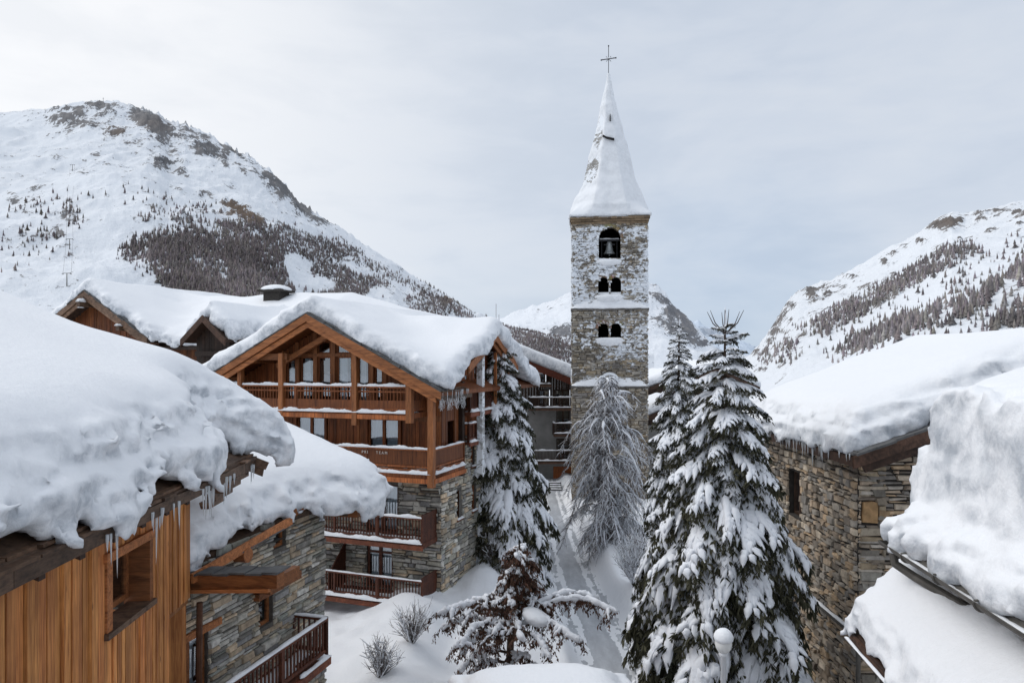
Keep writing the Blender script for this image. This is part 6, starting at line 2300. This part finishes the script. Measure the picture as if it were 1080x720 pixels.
def forest(name, label, M, dens, n, hr, mat, seed, cap=None):
    """a wood too far off to count: spindly conifers rooted on the slope"""
    r = np.random.default_rng(seed)
    qx, qy, D = M['qx'], M['qy'], M['D']
    w = dens(qx, qy) * (M['back'] <= 0)
    area = np.abs(np.gradient(qx, axis=0) * np.gradient(qy, axis=1)) + 1e-6
    w = np.clip(w, 0, None) * area
    pr = (w / w.sum()).ravel()
    idx = r.choice(len(pr), n, p=pr)
    jx = r.uniform(-1, 1, n); jd = r.uniform(-1, 1, n)
    i0, j0 = np.unravel_index(idx, qx.shape)
    i1 = np.clip(i0 + 1, 0, qx.shape[0] - 1); j1 = np.clip(j0 + 1, 0, qx.shape[1] - 1)
    u, v_ = r.random(n), r.random(n)
    def lerp(A): return A[i0, j0] + (A[i1, j0] - A[i0, j0]) * u + (A[i0, j1] - A[i0, j0]) * v_
    X, Y, Z = lerp(M['X']), lerp(M['D']), lerp(M['Z'])
    H = r.uniform(*hr, n) * r.uniform(.7, 1.15, n)
    Wd = H * r.uniform(.15, .34, n)
    # template: 3 ragged cones of 5 blades, plus stem
    tv, tf = [], []
    for (z0, z1, w0) in ((.10, .55, 1.0), (.32, .80, .72), (.58, 1.0, .44)):
        b = len(tv)
        m = 5
        for k in range(m):
            a = 6.283 * k / m + z0 * 7
            rr_ = w0 * (1 if k % 2 else .62)
            tv.append((math.cos(a) * rr_, math.sin(a) * rr_, z0 - .06 * (k % 2)))
        tv.append((0, 0, z1))
        for k in range(m): tf.append((b + k, b + (k + 1) % m, b + m))
    b = len(tv)
    tv += [(.12, 0, -.05), (-.08, .1, -.05), (-.08, -.1, -.05), (0, 0, .6)]
    tf += [(b, b + 1, b + 3), (b + 1, b + 2, b + 3), (b + 2, b, b + 3)]
    tv, tf = np.array(tv), np.array(tf)
    ang = r.uniform(0, 6.283, n)
    c, s = np.cos(ang)[:, None], np.sin(ang)[:, None]
    jit = 1 + r.uniform(-.3, .3, (n, len(tv)))
    vx = (tv[None, :, 0] * c - tv[None, :, 1] * s) * Wd[:, None] * jit + X[:, None]
    vy = (tv[None, :, 0] * s + tv[None, :, 1] * c) * Wd[:, None] * jit + Y[:, None]
    vz = tv[None, :, 2] * H[:, None] + Z[:, None]
    V = np.stack([vx, vy, vz], -1).reshape(-1, 3)
    Fc = (tf[None] + (np.arange(n) * len(tv))[:, None, None]).reshape(-1, 3)
    t = r.uniform(.55, 1.5, n)
    snowc = r.random(n)[:, None] < .0
    T = np.repeat(t, len(tv))
    tint = np.stack([T, T * np.repeat(r.uniform(.92, 1.06, n), len(tv)), T * np.repeat(r.uniform(.92, 1.1, n), len(tv))], 1)
    o = mesh_np(name, V, [Fc], mat, None, tint)
    tag(o, label, 'forest', kind='stuff')
    return o


def mountains():
    mL = mat_mountain('left_mountain_rock_and_snow', sc=.012)
    ridge = [(-420, 190, 1250), (-300, 150, 1250), (-180, 128, 1250), (-90, 120, 1220), (0, 119, 1200), (40, 116, 1190), (70, 112, 1180), (95, 108, 1170), (112, 107, 1160), (128, 109, 1155), (142, 113, 1150), (155, 115, 1145), (168, 121, 1140), (178, 130, 1135), (195, 131, 1130),
             (210, 137, 1125), (228, 148, 1120), (245, 156, 1110), (262, 165, 1100), (278, 176, 1095), (292, 187, 1090), (302, 198, 1085), (312, 209, 1080), (325, 219, 1080),
             (345, 231, 1080), (368, 246, 1085), (392, 262, 1090), (412, 274, 1100), (432, 288, 1110), (455, 303, 1125), (478, 318, 1140), (500, 333, 1160), (520, 341, 1190), (545, 346, 1230), (575, 354, 1280), (605, 361, 1320), (640, 370, 1350), (690, 380, 1350)]
    rocks = [(62, 124, 30, 5, .30), (88, 131, 26, 6, .36), (110, 113, 22, 6, .30), (122, 140, 14, 7, .42), (65, 140, 16, 6, .22), (150, 124, 14, 8, .42), (160, 133, 16, 8, .42, 40), (178, 152, 24, 6, .40, 50),
             (165, 165, 22, 8, .26, 45), (205, 150, 26, 7, .36, 30), (225, 160, 22, 6, .32, 35), (172, 175, 10, 6, .25), (190, 180, 12, 5, .26), (268, 172, 12, 6, .36, 40), (285, 188, 12, 8, .45, 45), (297, 200, 12, 8, .5, 45), (318, 216, 10, 6, .38, 40),
             (345, 232, 10, 5, .25, 40), (205, 128, 10, 4, .2), (245, 160, 12, 5, .3, 35), (60, 165, 18, 4, .22), (98, 163, 10, 4, .22), (80, 178, 16, 4, .14), (130, 178, 8, 4, .18), (15, 213, 12, 3.5, .30, 25), (25, 224, 14, 3, .26, 15), (40, 216, 6, 3, .2),
             (70, 225, 8, 6, .28), (80, 232, 10, 6, .26), (50, 218, 8, 3, .18), (60, 244, 12, 4, .2), (180, 196, 12, 3, .2), (190, 202, 10, 3, .22), (215, 206, 10, 4, .24), (250, 222, 22, 9, .52, 28), (268, 230, 14, 6, .42, 30), (240, 214, 8, 5, .35), (155, 218, 8, 4, .2), (160, 232, 18, 5, .24),
             (195, 228, 16, 4, .2), (340, 262, 25, 6, .2, 25), (350, 275, 16, 5, .2), (400, 292, 25, 6, .2, 30), (330, 285, 14, 10, .16), (440, 305, 12, 5, .22), (472, 316, 8, 8, .5), (466, 322, 10, 6, .3), (300, 258, 20, 5, .18), (305, 243, 25, 4, .3, 18)]
    rk = random.Random(12)
    rx, ry = [q[0] for q in ridge], [q[1] for q in ridge]
    for _ in range(85):
        x = rk.uniform(55, 340)
        k = rk.random() ** 1.7
        rocks.append((x, float(np.interp(x, rx, ry)) + 2 + k * (42 if 110 < x < 300 else 18), rk.uniform(4, 11), rk.uniform(1.8, 4.5), rk.uniform(.10, .30) * (1 - .4 * k), float(np.degrees(np.arctan(np.interp(x, [60, 130, 200, 400], [0, .2, .75, .75]))))))
    for _ in range(60):
        rocks.append((rk.uniform(-20, 330), rk.uniform(150, 262), rk.uniform(2.5, 8), rk.uniform(1.3, 3), rk.uniform(.14, .32), 15))
    brown = [(250, 222, 24, 11, 1.1, 28), (268, 230, 16, 8, 1, 30), (125, 140, 14, 7, .6), (472, 316, 9, 9, 1), (160, 133, 20, 8, .3)]
    fd = np.interp(np.linspace(0, 1, 640), [0, .5, .8, 1], [260, 330, 520, 900])
    ML = mountain('left_mountain', ridge, fd, 640, 300, mL, rocks, -.02, .10, 1.0, 3, brown)
    upper = [(128, 268), (150, 252), (180, 243), (225, 238), (235, 228), (262, 236), (300, 240), (330, 250), (360, 258), (400, 280), (450, 306), (500, 334), (560, 352), (620, 364), (660, 374), (660, 390), (300, 390), (200, 360), (168, 290)]
    def dens(x, y):
        d = in_poly(x, y, upper, 9)
        core = in_poly(x, y, [(160, 255), (220, 242), (290, 245), (285, 270), (282, 300), (300, 330), (170, 330), (165, 285)], 16)
        cl = fbm(x * .035, y * .05, 0, 4, 77)
        gap = sstep(-.14, .12, cl + .10)
        edge = np.exp(-((y - np.interp(x, [230, 300, 360, 400, 450, 500, 560, 640], [236, 243, 262, 283, 308, 336, 353, 370])) / 5) ** 2) * (x > 225) * 1.0
        right = (x > 282) * .30 * gap
        sc = 0
        for e in ((165, 222, 8, 4, .25), (185, 225, 14, 4, .25), (155, 230, 8, 5, .25), (200, 232, 16, 4, .3), (75, 222, 8, 8, .25), (82, 236, 8, 5, .25), (40, 213, 14, 4, .12), (20, 220, 10, 4, .12), (60, 218, 20, 10, .06), (36, 247, 20, 6, .12), (50, 244, 10, 3, .2), (142, 260, 8, 7, .6), (210, 220, 20, 8, .12), (140, 205, 40, 10, .02), (30, 260, 30, 14, .03)):
            sc = sc + ell(x, y, e)
        low = sstep(520, 560, x) * d * .9
        return d * (core * (.30 + .70 * gap) + (1 - core) * right * 1.5 * (x > 225) + (1 - core) * .25 * gap + edge * .55) + low + sc * .7
    larch = mat_leaf('bare_larch_wood', (.125, .108, .104), (.235, .205, .20), .01)
    forest('larch_forest', 'dark brown bare larch wood covering the lower slope of the left mountain', ML, dens, 30000, (2.6, 6.6), larch, 5)

    mR = mat_mountain('right_mountain_rock_and_snow', sc=.014, rock=(.12, .115, .115), rock2=(.22, .20, .19))
    ridge = [(740, 392, 1500), (770, 385, 1350), (788, 377, 1200), (800, 366, 1100), (808, 354, 1050), (816, 341, 1020), (824, 329, 1000), (834, 314, 980), (842, 307, 960), (855, 302, 950), (870, 298, 930), (890, 289, 910), (910, 280, 900), (930, 269, 880), (950, 258, 870), (968, 247, 860),
             (982, 238, 850), (992, 230, 845), (1004, 225, 840), (1018, 226, 835), (1035, 223, 830), (1055, 219, 825), (1080, 214, 820), (1110, 205, 810), (1160, 190, 800), (1250, 165, 790), (1400, 130, 780), (1550, 110, 780)]
    rocks = [(1000, 235, 16, 5.5, .62, -8), (995, 240, 12, 4, .3), (930, 276, 7, 4, .5), (972, 254, 6, 2.6, .55), (942, 267, 6, 3, .35), (898, 291, 10, 2.5, .42), (826, 330, 6, 14, .42, 28), (816, 345, 5, 12, .45, 25), (862, 313, 12, 5, .45), (850, 305, 14, 3, .42, -10), (880, 302, 10, 3, .25),
             (1030, 225, 10, 2.5, .22), (1055, 222, 12, 2.5, .25), (1070, 235, 10, 3, .22), (1038, 246, 12, 3, .2, -30), (1058, 258, 10, 3, .22, -20), (1020, 300, 8, 3, .22, -20), (1000, 302, 6, 2.5, .25), (1060, 300, 14, 2, .2, -25), (945, 312, 14, 2, .14, -30), (1052, 222, 5, 2, .3), (890, 310, 15, 3, .18), (796, 372, 10, 4, .3, 40)]
    rk = random.Random(14)
    rx, ry = [q[0] for q in ridge], [q[1] for q in ridge]
    for _ in range(75):
        x = rk.uniform(800, 1090)
        rocks.append((x, float(np.interp(x, rx, ry)) + 2 + 50 * rk.random() ** 1.6, rk.uniform(4, 12), rk.uniform(1.3, 3.2), rk.uniform(.15, .40), rk.uniform(-35, 0)))
    MR = mountain('right_mountain', ridge, np.interp(np.linspace(0, 1, 520), [0, .2, .5, 1], [520, 300, 180, 120]), 520, 260, mR, rocks, -.02, .06, .8, 23, [(1000, 236, 14, 6, .5)], amp=13, scale=120, p=1.05)
    bands = [([(856, 352), (868, 336), (890, 318), (920, 304), (948, 292), (975, 275), (990, 266), (1008, 262), (1004, 274), (985, 290), (955, 304), (925, 322), (900, 338), (872, 352)], .9),
             ([(884, 372), (895, 356), (925, 346), (950, 334), (968, 331), (970, 342), (945, 356), (915, 368)], .85),
             ([(1006, 334), (1012, 318), (1034, 306), (1052, 294), (1054, 304), (1042, 316), (1022, 334)], .75),
             ([(1044, 342), (1056, 326), (1078, 320), (1110, 310), (1110, 344)], .4), ([(1060, 296), (1066, 278), (1085, 268), (1110, 262), (1110, 285)], .5),
             ([(984, 280), (1000, 262), (1022, 258), (1030, 262), (1012, 276), (998, 284)], .8), ([(798, 386), (806, 366), (826, 358), (842, 362), (846, 374), (830, 386)], .6),
             ([(970, 345), (982, 326), (996, 318), (992, 332), (980, 346)], .45), ([(832, 346), (846, 340), (864, 334), (870, 330), (866, 342), (846, 350)], .45)]
    def dens(x, y):
        d = 0
        for pl, k in bands: d = d + k * in_poly(x, y, pl, 4)
        g = sstep(-.25, .15, fbm(x * .06, y * .08, 0, 3, 88) + .1)
        wide = in_poly(x, y, [(850, 360), (900, 330), (1000, 270), (1110, 240), (1110, 345), (880, 385)], 8) * .045
        return d * (.35 + .65 * g) + wide
    larch2 = mat_leaf('bare_larch_strips', (.16, .143, .14), (.27, .245, .24), .01)
    forest('mixed_forest', 'strips of bare brown trees running up the snowy right-hand mountain', MR, dens, 3700, (2.0, 6.0), larch2, 15)

    mC = mat_mountain('middle_mountain_hazed_rock_and_snow', sc=.006, rock=(.17, .175, .19), rock2=(.24, .235, .24), snow=(.80, .83, .875))  # slight haze put into the colours, cooler and lighter rock
    ridge = [(480, 352, 2700), (520, 338, 2650), (545, 328, 2600), (575, 318, 2550), (600, 309, 2500), (640, 297, 2450), (665, 292, 2400), (684, 297, 2400), (694, 303, 2380), (703, 312, 2350), (712, 324, 2330), (722, 332, 2310), (733, 343, 2300), (745, 358, 2300), (756, 368, 2300), (775, 378, 2300), (800, 388, 2300)]
    rocks = [(705, 322, 12, 7, .40, 50), (718, 338, 14, 9, .55, 50), (730, 355, 12, 8, .5, 55), (700, 340, 14, 6, .5, 30), (714, 350, 12, 6, .35), (690, 312, 10, 6, .25, 40), (560, 328, 12, 3, .2), (595, 345, 14, 8, .35), (600, 352, 20, 6, .5), (740, 362, 10, 5, .4)]
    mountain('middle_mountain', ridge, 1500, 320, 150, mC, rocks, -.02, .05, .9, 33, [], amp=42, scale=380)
    mB = mat_mountain('distant_mountain_hazed_rock_and_snow', sc=.004, rock=(.36, .41, .48), rock2=(.44, .48, .54), snow=(.66, .74, .84))  # aerial haze painted in: rock and snow made paler and bluer
    ridge = [(600, 350, 4200), (680, 330, 4200), (720, 335, 4150), (745, 343, 4100), (765, 350, 4000), (780, 356, 4000), (792, 366, 4000), (810, 378, 4000), (860, 390, 4000)]
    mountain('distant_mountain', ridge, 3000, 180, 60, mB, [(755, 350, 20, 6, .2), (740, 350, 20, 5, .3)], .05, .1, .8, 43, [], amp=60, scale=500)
    return ML


# ================================================================== small things
def lamp():
    p = at(763, 690, 11.3)
    root = empty('street_lamp', (p[0], p[1], 0), 0, 'white lamp post with a snow-capped round globe, in front of the biggest spruce', 'street lamp')
    z = 6.18
    b = MB()
    b.lathe([(.11, -.3), (.11, .5), (.065, .6), (.05, 3), (.045, z), (.07, z + .02), (.08, z + .08)], (0, 0, 0), 14)
    b.build('post', WHITE_PAINT, root, smooth=True)
    b = MB()
    b.lathe([(.03, 0), (.09, .02), (.125, .08), (.14, .15), (.125, .22), (.09, .27), (.03, .29)], (0, 0, z + .07), 18)
    gl = b.build('globe', LAMP_GLASS, root, smooth=True)
    snow_blob('globe_snow', (-.35, .35, -.35, .35, z + .1, z + .75), .03,
              lambda X, Y, Z: smax((np.sqrt((X / .165) ** 2 + (Y / .165) ** 2 + ((Z - z - .30) / .17) ** 2) - 1) * .16, z + .26 - Z, .05), SNOW_SOFT, gl, .01, .2, 3)


def ski_lift(ML):
    def hit(px, py):
        d = (ML['qx'] - px) ** 2 + (ML['qy'] - py) ** 2 + 1e6 * (ML['back'] > 0)
        i = np.unravel_index(np.argmin(d), d.shape)
        return np.array([ML['X'][i], ML['D'][i], ML['Z'][i]])
    spots = [((70, 302), 'lowest ski lift pylon on the left mountain, just above the roofs'), ((73, 262), 'second ski lift pylon up the left mountain, on the open piste'),
             ((74, 222), 'ski lift pylon beside the rocky patch half way up the left mountain'), ((76, 180), 'highest ski lift pylon, below the rock band of the left mountain')]
    heads = []
    for (px, py), lab in spots:
        p = hit(px, py)
        h = 8
        root = empty('lift_pylon', p, 0, lab, 'ski lift pylon', 'ski lift pylons on the left mountain')
        b = MB()
        b.tube([(0, 0, -2), (0, 0, h)], [.35, .22], 8)
        b.build('mast', METAL, root)
        b = MB()
        b.bar((-2.6, 0, h), (2.6, 0, h), .3, .3)
        b.bar((-2.6, -.8, h - .5), (-2.6, .8, h - .5), .35, .3)
        b.bar((2.6, -.8, h - .5), (2.6, .8, h - .5), .35, .3)
        b.build('crossarm', METAL, root)
        heads.append(p + np.array([0, 0, h - .7]))
    for k, sx in enumerate((-2.6, 2.6)):
        b = MB()
        pts = []
        for a, c in zip(heads[:-1], heads[1:]):
            for t in np.linspace(0, 1, 8)[:-1]:
                q = a + (c - a) * t
                q[2] -= 14 * t * (1 - t) * .5
                pts.append(q + [sx, 0, 0])
        pts.append(heads[-1] + [sx, 0, 0])
        b.tube(pts, .07, 5)
        tag(b.build('lift_cable', IRON), ['left-hand strand of the ski lift cable running up the mountain', 'right-hand strand of the ski lift cable running up the mountain'][k], 'cable', 'ski lift cables')
    p = heads[0] + (heads[1] - heads[0]) * .35 + np.array([4.6, 0, -2.2])
    root = empty('gondola', p, 0, 'small dark lift cabin hanging near the lowest pylon', 'gondola')
    b = MB()
    b.hexa([(-.8, -.8, -3), (.8, -.8, -3), (.8, .8, -3), (-.8, .8, -3), (-1, -1, -1.6), (1, -1, -1.6), (1, 1, -1.6), (-1, 1, -1.6)])
    b.hexa([(-1, -1, -1.58), (1, -1, -1.58), (1, 1, -1.58), (-1, 1, -1.58), (-.7, -.7, -.8), (.7, -.7, -.8), (.7, .7, -.8), (-.7, .7, -.8)], .6)
    b.build('cabin', IRON, root)
    b = MB()
    b.bar((-1.0, 0, 1.4), (0, 0, -.8), .15, .15)
    b.build('hanger', IRON, root)
    # summit mast
    p = hit(109, 108)
    root = empty('summit_mast', p, 0, 'thin mast standing on the summit of the left mountain', 'mast')
    b = MB()
    b.tube([(0, 0, -2), (0, 0, 8)], [.35, .2], 6)
    b.build('pole', IRON, root)
    b = MB()
    b.bar((-1.2, 0, 6), (1.2, 0, 6), .3, .3)
    b.build('crossbar', IRON, root)


# ================================================================== light, sky, camera
def world():
    w = bpy.data.worlds.new('World')
    scene.world = w
    w.use_nodes = True
    nt = w.node_tree
    nt.nodes.clear()
    g = NG(nt)
    out = g.n('ShaderNodeOutputWorld')
    bg = g.n('ShaderNodeBackground')
    g.nt.links.new(bg.outputs[0], out.inputs[0])
    sky = g.n('ShaderNodeTexSky', sky_type='NISHITA')
    sky.sun_disc = False
    sky.sun_elevation = R(48)
    sky.sun_rotation = R(-80)
    sky.altitude = 1850
    sky.air_density = 1.0
    tc = g.n('ShaderNodeTexCoord')
    sep = g.n('ShaderNodeSeparateXYZ')
    g.put(sep.inputs[0], tc.outputs['Generated'])
    x, y, z = sep.outputs
    # overcast: a pale deck, whiter towards the hidden sun on the left, bluer down the valley
    mp = g.n('ShaderNodeMapping')
    mp.inputs['Scale'].default_value = (2.2, 2.2, 7)
    g.put(mp.inputs['Vector'], tc.outputs['Generated'])
    n1 = g.noise(mp.outputs[0], 1.3, 5, .55, .4)
    n2 = g.noise(mp.outputs[0], 3.5, 4, .55, .3)
    sun = Vector((math.sin(R(-40)) * math.cos(R(22)), math.cos(R(-40)) * math.cos(R(22)), math.sin(R(22))))
    dt = g.n('ShaderNodeVectorMath', operation='DOT_PRODUCT')
    g.put(dt.inputs[0], tc.outputs['Generated'])
    dt.inputs[1].default_value = sun
    glow = g.maprange(dt.outputs['Value'], .70, 1.0)
    base = g.ramp(z, [(0.0, (.50, .585, .70)), (.16, (.585, .65, .75)), (.45, (.555, .62, .722)), (1.0, (.55, .605, .69))])
    left = g.maprange(x, -.45, .30)
    col = g.mix(g.math('MULTIPLY', g.math('SUBTRACT', 1.0, left), .42), base, (.74, .78, .83))
    col = g.mix(g.math('MULTIPLY', g.math('POWER', glow, 2.2), .95), col, (.98, .98, .985))
    gap = g.n('ShaderNodeVectorMath', operation='DOT_PRODUCT')
    v = Vector(((775 - 540) / 720, 1, (385 - 335) / 720)).normalized()
    g.put(gap.inputs[0], tc.outputs['Generated'])
    gap.inputs[1].default_value = v
    col = g.mix(g.maprange(gap.outputs['Value'], .975, 1.0, 0, .75), col, (.46, .56, .70))
    cl = g.math('ADD', g.math('MULTIPLY', n1, .65), g.math('MULTIPLY', n2, .35))
    col = g.mix(g.maprange(cl, .40, .64, 0, .34), col, (.80, .82, .845))
    col = g.mix(g.maprange(cl, .50, .34, 0, .22), col, (.49, .55, .63))
    nis = g.mix(1.0, sky.outputs[0], (.10, .10, .10), 'MULTIPLY')
    fin = g.mix(.93, nis, col)
    g.put(bg.inputs[0], fin)
    bg.inputs[1].default_value = 1.09
    l = bpy.data.lights.new('sun', 'SUN')
    l.energy = 1.35
    l.angle = R(45)
    l.color = (1.0, .965, .92)
    o = bpy.data.objects.new('sun', l)
    COL.objects.link(o)
    d = Vector((math.sin(R(-80)) * math.cos(R(48)), math.cos(R(-80)) * math.cos(R(48)), math.sin(R(48))))
    o.rotation_euler = d.to_track_quat('Z', 'Y').to_euler()


def camera():
    c = bpy.data.cameras.new('camera')
    c.sensor_width = 36
    c.lens = 24
    c.shift_y = (HOR - 360) / 1080
    c.clip_start = .1
    c.clip_end = 20000
    o = bpy.data.objects.new('camera', c)
    COL.objects.link(o)
    o.location = (0, 0, EYE)
    o.rotation_euler = (R(90), 0, 0)
    scene.camera = o
    scene.view_settings.view_transform = 'Standard'
    scene.view_settings.look = 'None'
    scene.view_settings.exposure = 0
    scene.view_settings.gamma = 1
    scene.render.engine = 'CYCLES'
    scene.cycles.use_denoising = True
    scene.cycles.max_bounces = 8
    scene.cycles.diffuse_bounces = 4
    scene.cycles.transparent_max_bounces = 12
import time
_t = time.time()
def step(n):
    global _t
    print('STEP', n, round(time.time() - _t, 2)); _t = time.time()
camera(); world()
ground(); step('ground')
ML = mountains(); step('mountains')
ski_lift(ML)
foreground_chalet(); step('fg')
stone_house(); step('stone')
large_chalet(); step('large')
bell_tower(); step('tower')
back_hotel()
far_chalet(705, 80, 399, 4.6, 2.6, 'brown gabled chalet half hidden by spruces, just right of the bell tower', 0, 3)
far_chalet(752, 95, 388, 5.5, 1.6, 'low dark chalet under thick snow, glimpsed between the two spruce tops', 12, 4)
far_chalet(700, 62, 431, 3.6, 1.5, 'small low house with a snow-covered roof, right of the bell tower below the brown gable', -8, 9)
step('back')
stone_barn(); step('barn')
near_house(); porch(); step('near')
spruce(-.62, 32.5, 13.4, 4.1, 'slim spruce left of the lane, standing before the large chalet', 3); step('sp1')
spruce(5.95, 24.3, 12.7, 2.6, 'spruce between the bell tower and the tallest spruce, partly hidden', 8)
spruce(4.84, 15.5, 12.25, 3.9, 'biggest spruce, right of the lane in front of the stone barn', 13, top_spikes=True); step('sp3')
weeping_larch(5.35, 38, 10.4, 2.45, 'bare grey larch with drooping frosted twigs, at the foot of the bell tower'); step('larch')
withered_tree(-.15, 20, 'spreading low tree with withered brown leaves and snow on its drooping arms'); step('withered')
shrub(-4.0, 20.6, .7, 1.25, .7, 'bare twiggy bush in the snow below the lowest chalet balcony', 3, .25)
shrub(-3.3, 22.6, .6, 1.3, .8, 'thin bare bush higher up the snow bank by the chalet', 4, .2)
shrub(5.4, 30, .8, 2.3, 1.1, 'snow-covered bush below the drooping larch', 5, .7, 90)
shrub(-.9, 30.5, .8, 1.6, .6, 'dark little bush at the chalet wall behind the slim spruce', 6, .2, 40)
lamp(); step('rest')
